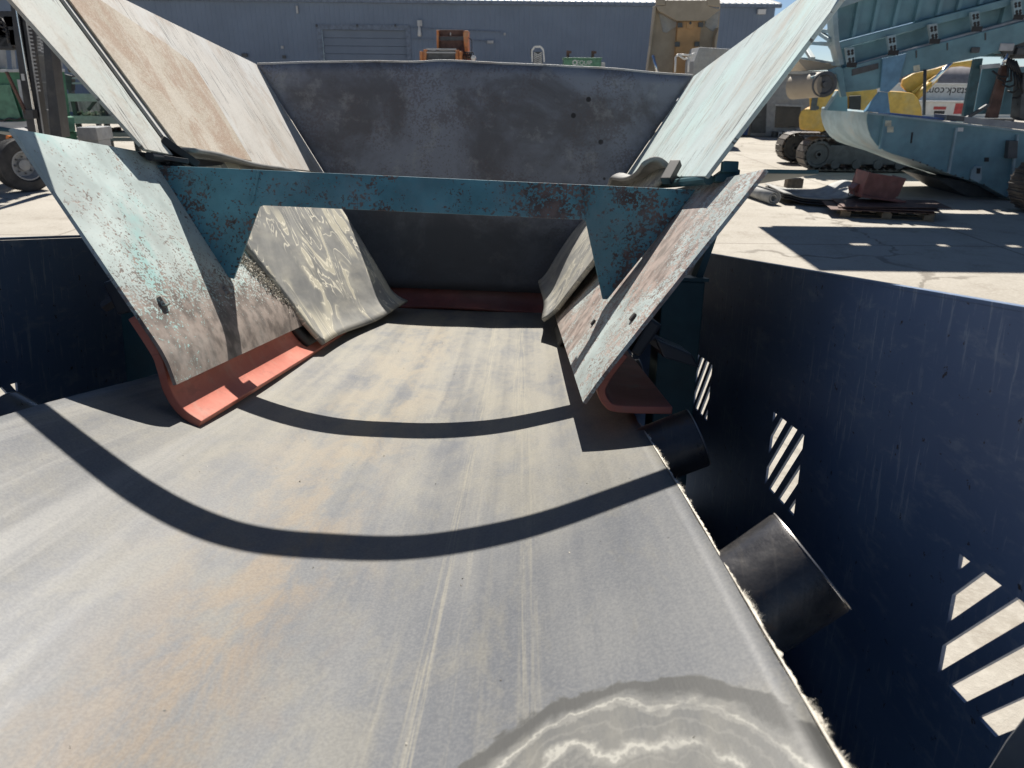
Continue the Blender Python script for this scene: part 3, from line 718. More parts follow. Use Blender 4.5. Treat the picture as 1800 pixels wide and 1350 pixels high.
# hinges at the feet of the wings
m = MB(); m.prism([(-.80, 1.80, .672), (-.80, 1.84, .672), (-.63, 2.06, .655), (-.60, 2.00, .655)], (0, 0, .012)); m.build('hinge_bar', MT['blackpaint'], hop, bevel=.002)
m = MB(); m.cyl((-.655, 1.90, .664), (-.655, 3.5, .70), .012, 10); m.build('hinge_pin', MT['blackpaint'], hop)
m = MB(); m.cyl((.735, 1.74, .645), (.735, 3.5, .70), .012, 10); m.build('hinge_pin', MT['tealdk'], hop)
m = MB(); m.prism([(.745, 1.72, .640), (.80, 1.72, .640), (.80, 1.72, .668), (.775, 1.72, .675), (.745, 1.72, .652)], (0, .05, 0)); m.build('hinge_lug', MT['tealdk'], hop, bevel=.002)
m = MB(); m.box((.755, 1.70, .66), (.79, 1.725, .685)); m.build('hinge_block', MT['tealdk'], hop, bevel=.003)

# end plate: bowed top edge, thin, slightly dented
m = MB()
def ep(u, v):
    top = 1.218 + .036*(1-(2*u-1)**2) + .006*mnoise.noise(V((u*7, 0, 2))) + .012*math.exp(-((u-.43)/.05)**2)*.6 + (.016*u)
    bot = .19
    n_ = bot + (top-bot)*v
    wd = .09*max(0., min(1., (.70-n_)/.04))
    xl = -.338 - .649*(n_-.205) + .004 - wd; xr = .445 + .621*(n_-.206) - .004 + wd
    S_ = 3.60 + .05*v + .03*math.sin(math.pi*u)*v + .006*mnoise.noise(V((u*4, v*4, 7)))
    return V((xl + (xr-xl)*u, S_, n_))
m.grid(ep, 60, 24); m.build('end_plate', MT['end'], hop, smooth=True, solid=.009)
m = MB()
def er(u, v):
    p = ep(u, 1.0); a = v*2*math.pi; return p + V((0, .006*math.cos(a), .004 + .006*math.sin(a)))
m.grid(er, 90, 8); autosmooth(m.build('rolled_edge', MT['wingB'], hop))
# red skirt at the tail
ske = smooth_path([(3.66,.225), (3.645,.18), (3.61,.135), (3.54,.098)])
m = MB()
def ef(u, v):
    i = v*(len(ske)-1); a, b = ske[int(i)], ske[min(len(ske)-1, int(i)+1)]; t = i-int(i)
    sag = .012*math.sin(u*math.pi*1.3)
    return V((-.36+u*.84, a[0]+(b[0]-a[0])*t-.015, a[1]+(b[1]-a[1])*t+sag*(v-.3)))
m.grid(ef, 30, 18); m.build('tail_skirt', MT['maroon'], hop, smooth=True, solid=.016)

m = MB(); m.prism([(-.75,3.70,.66),(-.75,3.99,.10),(-.75,3.995,.12),(-.75,3.70,.68)], (1.55,0,0)); m.build('tail_sun_cover', MT['tealdk'], hop)  # unseen cover added so no sun reaches the tail skirt
# rubber flaps hung inside the hopper over the chute plates
def bil(A, B, C, D, u, v):
    A, B, C, D = V(A), V(B), V(C), V(D); return (A*(1-u)+B*u)*(1-v) + (C*(1-u)+D*u)*v
def flapL(u, v, off=0.):
    p = bil((-.705,2.04,.70), (-.600,3.22,.70), (-.358,2.36,.103), (-.270,3.40,.112), u, v)
    w = .012*math.sin(u*6.5+v*3) + .010*math.sin(v*math.pi)*math.sin(u*math.pi)
    if v > .84: k = (v-.84)/.16; w += k*k*(.012+.035*u*u) 
    p += V((.84, 0, .54))*(w + off)
    p.z += .020*math.sin(u*8.0)*max(0, v-.6)
    return p
m = MB(); m.grid(lambda u, v: flapL(u, v), 40, 30); fl = m.build('rubber_flap', MT['flapL'], hop, smooth=True, solid=.014, label='grey rubber flap with cream water stains')
m = MB(); m.grid(lambda u, v: flapL(-.035+u*.6, .10+v*.87, -.030), 14, 14); m.build('backing_flap', MT['black'], hop, smooth=True, solid=.016)
m = MB(); m.grid(lambda u, v: V((-.655-.05*math.sin(v*2), 2.04+u*1.1, .672+.022*math.sin(v*1.6+.3)+.003*math.sin(u*11)*v)) + V((v*.10, 0, 0)), 24, 8)
m.build('flap_fold', MT['fold'], hop, smooth=True, solid=.012)
m = MB(); m.bar((-.672, 2.0, .715), (-.605, 2.06, .655), .035, .02); m.build('flap_clamp', MT['black'], hop, bevel=.003)
m = MB(); m.bar((-.690, 1.99, .685), (-.63, 2.03, .640), .028, .02); m.build('flap_clamp', MT['black'], hop, bevel=.003)

def flapR(u, v, off=0.):
    p = bil((.715,2.07,.70), (.720,3.48,.70), (.420,2.76,.148), (.424,3.46,.235), u, v)
    w = .010*math.sin(u*6+v*2) + .03*math.sin(v*math.pi*.9)*u
    if v > .85: k = (v-.85)/.15; w += k*k*.02
    return p + V((-.84, 0, .54))*(w + off)
m = MB(); m.grid(flapR, 30, 26); m.build('rubber_flap', MT['flapR'], hop, smooth=True, solid=.014, label='creased grey rubber flap with dark scuffs')
m = MB(); m.grid(lambda u, v: bil((.715,2.03,.62), (.715,2.6,.62), (.455,2.58,.098), (.455,2.95,.105), u, v), 12, 14); m.build('backing_flap', MT['black'], hop, smooth=True, solid=.016)
m = MB(); m.grid(lambda u, v: V((.735-.10*v+.012*math.sin(u*9), 2.10+u*1.15, .665+.055*math.sin(v*2.4)*(.75+.25*math.cos(u*10)))), 26, 10)
m.build('flap_fold', MT['fold'], hop, smooth=True, solid=.012)
m = MB(); m.bar((.690, 2.03, .655), (.722, 2.07, .708), .030, .022); m.build('flap_clamp', MT['black'], hop, bevel=.003)

# ================================================================== yard, right side
def pix(fn, *pts): return [fn(*p) for p in pts]
def c4(x, y): return (1350 + x/3.3756, y/3.3756)

def excavator():
    Y = 20.2; P = lambda x, y, dy=0: at(*c4(x, y), Y+dy)
    gpt = on_ground(1500, 307)
    t = thing('excavator', 'yellow tracked excavator parked behind the blue screener', 'excavator', (gpt.x, gpt.y, 0))
    def crawler(x0, x1, yy, label=None):
        r = .42; z0 = .045
        tb = MB(); th = .05; w = .6
        path = []
        nn = 14
        for i in range(nn+1):
            a = math.pi/2 + math.pi*i/nn; path.append((x0+r+math.cos(a)*r, z0+r+math.sin(a)*r))
        for i in range(nn+1):
            a = -math.pi/2 + math.pi*i/nn; path.append((x1-r+math.cos(a)*r, z0+r+math.sin(a)*r))
        path.append(path[0])
        # walk along the loop placing shoes
        segs = []; acc = 0
        for a, b in zip(path, path[1:]): segs.append((V(a), V(b), (V(b)-V(a)).length))
        tot = sum(s[2] for s in segs); n = int(tot/.17)
        for k in range(n):
            d = k*tot/n; 
            for a, b, l in segs:
                if d <= l and l > 1e-6: break
                d -= l
            u = (b-a)/l; p = a + u*d; nx = V((u.y, -u.x))
            if (p + nx - V(((x0+x1)/2, z0+r))).length < (p - V(((x0+x1)/2, z0+r))).length: nx = -nx
            nx = -nx
            q = [p - u*.075, p + u*.075, p + u*.075 + nx*.03, p + u*.02 + nx*.03, p + u*.01 + nx*.075, p - u*.01 + nx*.075, p - u*.02 + nx*.03, p - u*.075 + nx*.03]
            tb.prism([(c.x, yy-w/2, c.y) for c in q], (0, w, 0))
        tr = tb.build('crawler_track', MT['track'], t)
        for cx_ in (x0+r, x1-r):
            m = MB(); m.lathe([(.05,-.25),(.34,-.25),(.36,-.2),(.36,.2),(.34,.25),(.28,.25),(.26,.2),(.10,.2),(.09,.27),(.05,.27)], (cx_, yy, z0+r), (0,-1,0), 24); autosmooth(m.build('idler_wheel', MT['dgrey'], tr))
        m = MB(); m.box((x0+.7, yy-.22, z0+.16), (x1-.7, yy+.22, z0+.66)); m.build('track_frame', MT['dgrey'], tr, bevel=.03)
        for i in range(5):
            m = MB(); m.cyl((x0+.9+i*(x1-x0-1.8)/4, yy-.26, z0+.17), (x0+.9+i*(x1-x0-1.8)/4, yy+.26, z0+.17), .12, 16); autosmooth(m.build('road_roller', MT['dgrey'], tr))
    a = on_ground(1408, 303); crawler(a.x, a.x+4.1, a.y+.3)
    b = on_ground(1370, 288); crawler(b.x, b.x+4.1, b.y+.3)
    def slab(pts, dep, name, mat, dy=0, bevel=.04):
        m = MB(); m.prism([P(x, y, dy) for x, y in pts], (dep*.42, dep, 0)); return m.build(name, mat, t, bevel=bevel)
    slab([(300,780),(950,770),(950,860),(420,860)], 2.0, 'car_body', MT['dgrey'], .3)
    slab([(186,770),(183,700),(195,660),(215,645),(330,645),(330,785)], 2.4, 'counterweight', MT['yellow'], 0, .07)
    ho = slab([(250,700),(243,570),(262,550),(470,530),(650,526),(640,640),(560,760),(300,780)], 2.3, 'engine_hood', MT['yellow'], .05, .05)
    m = MB(); a = P(252, 640, .02); m.box((a.x, a.y-.012, a.z-.1), (a.x+.15, a.y, a.z+.55)); m.build('hood_grille', MT['dgrey'], ho)
    m = MB(); a = P(290, 640, .02); m.cyl((a.x, a.y-.02, a.z), (a.x, a.y, a.z), .05, 16); m.build('filler_cap', MT['dgrey'], ho)
    slab([(640,760),(712,540),(800,545),(860,552),(895,590),(912,640),(922,760)], 1.2, 'tool_box', MT['yellow'], 0, .05)
    slab([(480,570),(553,566),(550,655),(480,655)], .3, 'engine_block', MT['black'], -.25, .02)
    slab([(800,470),(870,432),(1000,405),(1100,372),(1240,352),(1240,402),(1160,392),(1085,398),(1000,470),(900,560),(830,548),(790,510)], .55, 'boom', MT['yellow'], .5, .04)
    slab([(850,545),(1005,440),(1010,480),(880,590)], .3, 'boom_foot', MT['yellow'], .25, .03)
    m = MB(); m.cyl(P(868,590,.2), P(960,500,.2), .09, 14); c_ = m.build('lift_ram', MT['yellow'], t, smooth=True)
    m = MB(); m.cyl(P(955,505,.2), P(1088,370,.2), .05, 14); m.build('ram_rod', MT['chrome'], c_, smooth=True)
excavator()

def screener():
    Y = 15.5; P = lambda x, y, dy=0: at(*c4(x, y), Y+dy)
    b0 = at(1700, 300, Y)
    t = thing('tracked_screener', 'faded blue tracked screening machine with inclined conveyor, right of the yard', 'screening machine', (b0.x, b0.y, 0))
    def slab(pts, dep, name, mat, dy=0, bevel=.012, parent=None):
        m = MB(); m.prism([P(x, y, dy) for x, y in pts], (0, dep, 0)); return m.build(name, mat, parent or t, bevel=bevel)
    # hull: side wall and wrapped bow sheet
    side = [(590,668),(1160,738),(1700,800),(1760,1290),(1519,1250),(1450,1190),(1290,1100),(1100,1040),(880,955),(745,915),(690,893),(645,860),(612,815),(594,765),(586,715)]
    hull = slab(side, .03, 'hull_side', MT['blue'], 0, 0)
    curve = [(590,668),(586,715),(594,765),(612,815),(645,860),(690,893),(745,915),(880,955),(1100,1040),(1290,1100),(1450,1190)]
    m = MB(); a = [P(x, y, .032) for x, y in curve]; n = len(a)
    inner = [p + V((.03, 0, .03)) for p in a]
    m.prism(a + inner[::-1], (0, 2.45, 0)); autosmooth(m.build('bow_sheet', MT['bluepale'], t), 30)
    slab([(590,664),(1160,732),(1700,795),(1700,806),(1160,743),(590,676)], .10, 'top_rim', MT['bluepale'], -.04, 0, hull)
    for q in ([(690,690),(700,690),(672,885),(660,885)], [(1118,760),(1128,760),(1080,1030),(1068,1026)], [(1480,800),(1492,800),(1440,1180),(1428,1172)]):
        slab(q, .06, 'hull_rib', MT['bluepale'] if q[0][0] > 1000 else MT['blue'], -.062, 0, hull)
    for x, y in ((712,732), (725,768)): slab([(x-18,y-17),(x+20,y-17),(x+20,y+17),(x-18,y+17)], .004, 'warning_label', MT['cream'], -.006, 0, hull)
    slab([(1128,757),(1160,757),(1158,780),(1126,780)], .004, 'warning_label', MT['white'], -.006, 0, hull)
    slab([(853,785),(862,785),(854,850),(846,850)], .012, 'slot', MT['black'], -.014, 0, hull)
    slab([(1288,935),(1312,935),(1310,960),(1286,960)], .02, 'drain_port', MT['black'], -.022, 0, hull)
    lug = slab([(1200,1060),(1210,1010),(1230,985),(1270,985),(1268,1065),(1250,1085)], .05, 'tow_lug', MT['bluepale'], -.055, .005, hull)
    slab([(1240,998),(1262,998),(1258,1030),(1238,1030)], .01, 'lug_hole', MT['black'], -.067, 0, lug)
    slab([(1432,835),(1485,835),(1480,940),(1420,940)], .12, 'latch_box', MT['dgrey'], -.125, .01, hull)
    for i in range(11):
        f = i/10; x = 860+f*420; y = 948+f*146 + 4*math.sin(f*3)
        m = MB(); c = P(x, y, -.02); m.cyl(c, c+V((0,-.02,0)), .018, 8); m.build('rivet', MT['dgrey'], hull)
    # underside keel
    slab([(1000,1060),(1100,1062),(1290,1105),(1450,1200),(1290,1210),(1200,1180)], 1.6, 'keel', MT['dgrey'], .5, .02)
    # conveyor trough above
    lam = [(412,55),(425,245),(1600,-62),(1600,-420),(800,-200)]
    pan = slab(lam, .03, 'side_panel', MT['blue'], .35, 0)
    for xb, xt in ((505,560),(620,680),(745,815),(878,950),(1010,1085),(1130,1210),(1260,1345),(1380,1470)):
        yb = 245-(xb-425)*.2613; yt = yb-330
        slab([(xb-9,yb),(xb+13,yb-4),(xt+18,yt),(xt-4,yt)], .09, 'panel_rib', MT['blue'], .255, 0, pan)
    slab([(415,52),(640,-25),(640,-60),(410,14)], .25, 'top_rail', MT['bluepale'], .15, .01, pan)
    slab([(425,252),(1600,-55),(1600,-8),(425,292)], .22, 'lower_rail', MT['blue'], .12, .012)
    slab([(425,292),(1600,-8),(1600,105),(440,398)], .03, 'skirt_panel', MT['blue'], .36, 0)
    for x, y in ((460,285),(707,213),(953,145),(1203,72),(1452,2)):
        br = slab([(x,y),(x+52,y-8),(x+60,y+105),(x+16,y+112)], .08, 'roller_bracket', MT['bluepale'], .0, .006)
        for a, b in ((18,20),(40,16),(20,36),(41,32),(24,66),(45,62),(26,80),(46,76)):
            m = MB(); c = P(x+a, y+b, -.004); m.cyl(c, c+V((0,.004,0)), .028, 10); m.build('bolt_hole', MT['black'], br)
        m = MB(); c = P(x+40, y+100, -.004); m.box((c.x-.11, c.y-.0, c.z-.045), (c.x+.09, c.y+.004, c.z+.045)); m.build('slot', MT['black'], br)
    m = MB(); m.cyl(P(520,385,.2), P(1600,92,.2), .035, 12); m.build('return_tube', MT['lgrey'], t, smooth=True)
    # main beam
    slab([(440,405),(690,338),(1600,105),(1600,222),(1290,330),(1100,372),(940,418),(830,442),(690,512),(640,530),(462,548)], .28, 'main_beam', MT['blue'], .1, .015)
    slab([(500,412),(655,374),(655,408),(500,450)], .02, 'beam_recess', MT['dgrey'], .079, 0)
    slab([(683,346),(822,316),(775,492),(716,548),(668,540)], .05, 'gusset_plate', MT['bluelt'], .03, .006)
    slab([(862,392),(900,384),(903,420),(865,424)], .004, 'warning_label', MT['cream'], .094, 0)
    for x, y in ((880,300),(1064,255),(1290,195)):
        slab([(x-3,y),(x+5,y-2),(x+5,y+42),(x-2,y+44)], .012, 'weld_seam', MT['dgrey'], .086, 0)
    m = MB(); c = P(1228, 297, .09); m.box((c.x-.09, c.y-.05, c.z-.05), (c.x+.07, c.y, c.z+.05)); m.build('hook', MT['dgrey'], t, bevel=.015)
    # left end: frame, head drum, arm
    slab([(380,70),(412,52),(425,250),(455,380),(425,385),(395,260)], .3, 'end_frame', MT['bluepale'], .1, .01)
    for (x0,y0),(x1,y1) in (((170,345),(440,385)), ((260,255),(400,265)), ((300,180),(400,190)), ((330,130),(405,120)), ((300,190),(375,240)), ((360,250),(440,370)), ((215,270),(265,350))):
        m = MB(); m.bar(P(x0,y0,.9), P(x1,y1,.25), .10, .07); m.build('strut', MT['bluepale'], t, bevel=.01)
    slab([(165,345),(440,388),(440,412),(230,420)], 1.6, 'tail_deck', MT['tan'], .35, .01)
    m = MB(); m.cyl(P(150,518,.55), P(335,500,-.05), .235, 28); autosmooth(m.build('head_drum', MT['tan'], t))
    dn = MB(); c = P(330,500,-.06); dn.lathe([(.03,0),(.24,0),(.24,.06),(.18,.07),(.15,.04),(.06,.04),(.05,.1),(0,.1)], c, (0,-1,0), 28); autosmooth(dn.build('drum_end', MT['dgrey'], t))
    slab([(258,455),(420,395),(443,402),(468,572),(436,578),(405,440),(270,488)], .10, 'drum_arm', MT['blue'], -.05, .012)
    # legs, posts, engine bay
    slab([(578,662),(668,545),(712,548),(726,672)], .12, 'leg_plate', MT['bluelt'], .1, .008)
    slab([(345,655),(420,540),(472,575),(472,662)], .06, 'leg_plate', MT['blue'], .6, .008)
    slab([(338,655),(350,655),(424,545),(412,538)], .12, 'edge_bar', MT['bluepale'], .5, .004)
    slab([(720,668),(1120,708),(1120,722),(720,682)], .5, 'deck_edge', MT['bluedk'], .1, .006)
    m = MB(); m.cyl(P(932,412,.05), P(925,682,.05), .03, 10); m.build('grab_post', MT['dgrey'], t, smooth=True)
    slab([(1228,350),(1278,345),(1215,690),(1160,690)], .10, 'support_leg', MT['tealdk'], .3, .012)
    slab([(1275,400),(1392,392),(1352,672),(1222,680)], .04, 'engine_panel', MT['blue'], .55, .006)
    slab([(1440,400),(1700,385),(1700,680),(1372,680)], .04, 'engine_panel', MT['blue'], .55, .006)
    slab([(1392,385),(1436,382),(1368,700),(1300,700)], .1, 'support_leg', MT['rust'], .3, .012)
    slab([(1490,700),(1519,430),(1560,430),(1530,720)], .3, 'support_leg', MT['dgrey'], .1, .012)
    slab([(1060,680),(1170,690),(1165,722),(1060,712)], .5, 'tool_chest', MT['dgrey'], .0, .02)
    slab([(1155,690),(1700,745),(1700,790),(1160,730)], .5, 'sill_beam', MT['grey'], .05, .012)
    slab([(1270,385),(1380,375),(1380,400),(1270,410)], .08, 'cross_tie', MT['lgrey'], .2, .006)
    m = MB(); m.cyl(P(1392,390,.1), P(1420,318,.1), .03, 12); m.build('ram_rod', MT['chrome'], t, smooth=True)
    m = MB(); m.bar(P(1180,700,.1), P(1310,620,.1), .06); m.build('strut', MT['dgrey'], t)
    for i in range(16):
        x = random.uniform(1385, 1519); y = random.uniform(265, 330)
        m = MB(); c = P(x, y, random.uniform(.2, .8)); s_ = random.uniform(.06, .16); m.box((c.x-s_, c.y-s_, c.z-s_*.5), (c.x+s_, c.y+s_, c.z+s_*.5)); m.build('hydraulic_valve', MT['dgrey'] if i % 3 else MT['lgrey'], t, bevel=.015)
    hs = MB()
    for i in range(6):
        a = P(1400+i*14, 330+i*6, .2); b = P(1330+i*30, 420+i*40, .2); mid = (a+b)/2 + V((.2, -.1, -.25)); hs.path([a, (a+mid)/2+V((.05,0,-.02)), mid, (mid+b)/2+V((.02,0,-.05)), b], .02, 6)
    hs.build('hydraulic_hose', MT['black'], t, smooth=True)
    # crawler on this side, only its front curve in frame
    tb = MB(); c0 = on_ground(1800, 376); cxx, cyy = c0.x+.42, c0.y+.3
    for k in range(13):
        a = math.pi/2 + math.pi*k/12; p = V((cxx+.5*math.cos(a), .5+.5*math.sin(a))); u = V((-math.sin(a), math.cos(a))); nx = V((math.cos(a), math.sin(a)))
        q = [p-u*.06, p+u*.06, p+u*.06-nx*.03, p-u*.06-nx*.03]
        tb.prism([(q_.x, cyy-.25, q_.y) for q_ in q], (0, .5, 0)); tb.prism([(q_.x, cyy-.25, q_.y) for q_ in (p-u*.012, p+u*.012, p+u*.012+nx*.03, p-u*.012+nx*.03)], (0, .5, 0))
    for k in range(18):
        tb.box((cxx+k*.14, cyy-.25, 0.0), (cxx+k*.14+.12, cyy+.25, .03)); tb.box((cxx+k*.14, cyy-.25, .97), (cxx+k*.14+.12, cyy+.25, 1.0))
    tb.build('crawler_track', MT['track'], t)
    m = MB(); m.box((cxx, cyy-.2, .1), (cxx+2.4, cyy+.2, .9)); m.build('track_frame', MT['dgrey'], t, bevel=.03)
    # unseen panels added overhead to cast the yard shadow; gaps pass light specks
    x = 4.05
    while x < 13.5:
        w = random.uniform(1.0, 1.35); lo = 4.22 if x < 7.3 else 2.75; yy = 15.55 if x < 7.3 else 15.95
        m = MB(); m.box((x, yy, lo), (x+w-.002, yy+.06, 5.75)); m.build('shadow_panel', MT['blue'], t)
        m = MB(); m.box((x, yy, 5.98), (x+w-.002, yy+.06, 7.95)); m.build('shadow_panel', MT['blue'], t)
        g0 = random.uniform(.12, .34)
        m = MB(); m.box((x, yy+.061, 5.66), (x+w-g0, yy+.09, 6.06)); m.build('shadow_rail', MT['blue'], t); x += w
    m = MB(); m.box((4.3, 15.63, 4.23), (7.3, 15.72, 4.33)); m.build('shadow_rail', MT['blue'], t)
    for x in (9.2, 12.6):
        m = MB(); m.box((x, 15.73, 2.8), (x+.2, 15.93, 7.9)); m.build('shadow_post', MT['blue'], t)
screener()

# pallet with red chute section and steel sheets
def pallet():
    c = on_ground(1548, 378); ang = R(-14)
    rot = Matrix.Rotation(ang, 3, 'Z'); L_, W_ = 1.55, 1.0
    t = thing('wooden_pallet', 'wooden pallet lying on the concrete under rusty steel sheets', 'pallet', (c.x, c.y, 0))
    tf = lambda x, y, z: V((c.x, c.y, 0)) + rot @ V((x, y, z))
    def bx(x0, x1, y0, y1, z0, z1, name, mat, par, bev=.004):
        m = MB(); m.prism([tf(x0,y0,z0), tf(x1,y0,z0), tf(x1,y1,z0), tf(x0,y1,z0)], (0,0,z1-z0)); return m.build(name, mat, par, bevel=bev)
    for y in (-.45, 0, .45):
        for x in (-.68, 0, .68): bx(x-.08, x+.08, y-.05, y+.05, 0.02, .11, 'pallet_block', MT['wood'], t)
        bx(-.775, .775, y-.05, y+.05, 0, .018, 'bottom_board', MT['wood'], t)
    for k in range(7): bx(-.775+k*.24, -.775+k*.24+.11, -.5, .5, .112, .132, 'deck_board', MT['wood'], t)
    for k, (dx, dy, a, wd) in enumerate(((-.1, -.05, 2, 1.75), (.05, .0, -5, 1.65), (.12, .05, 4, 1.8))):
        m = MB(); r2 = Matrix.Rotation(R(a), 3, 'Z'); z = .136 + k*.022
        m.prism([tf(*(r2 @ V((x+dx, y+dy, 0)))) + V((0,0,z + .02*k*(x > 0))) for x, y in ((-wd/2,-.5),(wd/2,-.45),(wd/2,.45),(-wd/2,.5))], (0,0,.014))
        tag(m.build('steel_sheet', MT['rust'], bevel=.003, loc=tf(0,0,z)), ['rusty steel sheet at the bottom of the pallet stack', 'rusty steel sheet in the middle of the pallet stack', 'rusty steel sheet on top of the pallet stack'][k], 'steel sheet', 'steel sheets on the pallet')
    # red box section
    Yb = c.y + .1; P = lambda x, y, dy=0: at(1300 + x/3.6, 220 + y/3.6, Yb+dy)
    bt = thing('red_chute_section', 'dark red steel chute section tilted on the pallet sheets', 'chute section', tf(0,0,.2))
    def slab(pts, dep, name, mat, dy=0):
        m = MB(); m.prism([P(x, y, dy) for x, y in pts], (0, dep, 0)); return m.build(name, mat, bt, bevel=.006)
    slab([(828,300),(1058,338),(1000,450),(960,478),(775,445)], .02, 'front_plate', MT['redbrown'], 0)
    slab([(822,297),(836,300),(782,446),(768,440)], .55, 'side_plate', MT['redbrown'], -.04)
    slab([(1048,336),(1058,338),(1003,452),(990,450)], .5, 'side_plate', MT['redbrown'], .03)
    slab([(768,440),(1056,480),(1056,496),(768,458)], .55, 'base_plate', MT['redbrown'], -.06)
    slab([(720,400),(750,375),(785,378),(770,430),(725,425)], .25, 'flange', MT['redbrown'], .15)
    m = MB(); cc = P(708, 430, .1); n = 16
    m.path([cc + V((.05*math.cos(2*math.pi*i/n), .02*math.sin(4*math.pi*i/n), .06*math.sin(2*math.pi*i/n))) for i in range(n+1)], .008, 6); m.build('lifting_ring', MT['bolt'], bt)
pallet()

def rubber_mats():
    # a folded length of belting: roll at its near left end, wave to the right
    z = 0.
    a = on_ground(1332, 352); b = on_ground(1505, 372)
    t = thing('belting_offcut', 'folded grey conveyor belting lying in waves beside the pallet', 'belting', ((a.x+b.x)/2, (a.y+b.y)/2, 0))
    Lx = b.x-a.x+.5
    for k in range(3):
        m = MB()
        def fn(u, v, k=k):
            x = a.x + .35 + u*(Lx-.1); yb = a.y + (b.y-a.y)*u*.7 - .55 + .03*k
            h = .06 + .045*k + .24*math.exp(-((u-.74)/.17)**2)*(1-.05*k) + .06*math.exp(-((u-.02)/.1)**2)
            return V((x, yb + v*1.25, h*(1+.10*v)))
        m.grid(fn, 40, 6); m.build('belt_layer', MT['mat'] if k == 2 else MT['black'], t, smooth=True, solid=.022)
    m = MB(); n = 40
    for i in range(n+1):
        th = i/n*2*math.pi*2.2; r = .05 + .085*i/n
        m.v += [V((a.x+.12+r*math.cos(th), a.y-.62, .14+r*math.sin(th))), V((a.x-.12+r*math.cos(th), a.y+.9, .14+r*math.sin(th)))]
    m.f += [(2*i, 2*i+2, 2*i+3, 2*i+1) for i in range(n)]
    m.build('belt_roll', MT['mat'], t, smooth=True, solid=.02)
    p = at(1391, 345, a.y+.1)
    m = MB(); m.box((p.x-.15, p.y-.1, .245), (p.x+.17, p.y+.12, .435)); tag(m.build('wooden_block', MT['wood'], bevel=.012, loc=(p.x, p.y, .26)), 'brown timber block sitting on the folded belting', 'timber block')
rubber_mats()

def site_container():
    Y = 34; A = at(1318, 240, Y); P = lambda u, v, dy=0: at(u, v, Y+dy)
    t = thing('site_container', 'grey steel site container with dark door and wide window', 'container', (A.x+1.5, Y+1, 0))
    def pl(pts, dep, name, mat, dy=0, par=None, bev=.02):
        m = MB(); m.prism([P(u, v, dy) for u, v in pts], (0, dep, 0)); return m.build(name, mat, par or t, bevel=bev)
    x0, x1 = A.x, P(1470, 200).x
    m = MB(); m.box((x0, Y, .02), (x1, Y+2.4, 2.55)); body = m.build('body', MT['grey'], t, bevel=.03)
    pl([(1323,182),(1348,182),(1346,234),(1321,234)], .05, 'door', MT['dgrey'], -.055, body, .005)
    pl([(1365,186),(1408,188),(1405,224),(1362,224)], .04, 'window', MT['glass'], -.045, body, .005)
    pl([(1362,183),(1411,185),(1411,188),(1362,186)], .07, 'window_frame', MT['lgrey'], -.075, body, .005)
    m = MB(); m.box((x0-.1, Y-.25, 2.56), (x1+.1, Y+2.5, 2.70)); m.build('roof', MT['lgrey'], t, bevel=.03)
    # clutter under the window
    for i in range(9):
        u = 1363 + i*5; m = MB(); c = P(u, 232, -.5); m.box((c.x-.12, Y-.62, .02), (c.x+.12, Y-.35, random.uniform(.15,.45))); 
        tag(m.build('parts_box', [MT['dgrey'], MT['lgrey'], MT['grey']][i % 3], bevel=.02, loc=(c.x, Y-.5, 0)), ['first','second','third','fourth','fifth','sixth','seventh','eighth','ninth'][i] + ' small parts box from the left along the grey site container', 'box', 'boxes along the site container')
    # awning with bits on it
    m = MB(); m.prism([V((x0+1.0, Y-.6, 2.72)), V((x1, Y-.6, 2.9)), V((x1, Y+2.0, 2.95)), V((x0+1.0, Y+2.0, 2.78))], (0,0,.08)); m.build('awning', MT['dgrey'], t, bevel=.01)
    c = on_ground(1296, 240); m = MB()
    bn = thing('blue_bin', 'low dark blue steel bin behind the right wing', 'bin', (c.x, c.y, 0))
    m.prism([(c.x-.45, c.y, .05), (c.x+.45, c.y, .05), (c.x+.5, c.y, .75), (c.x-.5, c.y, .75)], (0, .8, 0)); m.build('tub', MT['bluedk'], bn, bevel=.03)
    m = MB(); m.box((c.x-.55, c.y-.05, .755), (c.x+.55, c.y+.85, .82)); m.build('rim', MT['bluedk'], bn, bevel=.02)
    for s_ in (-.4, .3): m = MB(); m.box((c.x+s_, c.y+.1, 0), (c.x+s_+.1, c.y+.7, .049)); m.build('skid', MT['dgrey'], bn)
site_container()

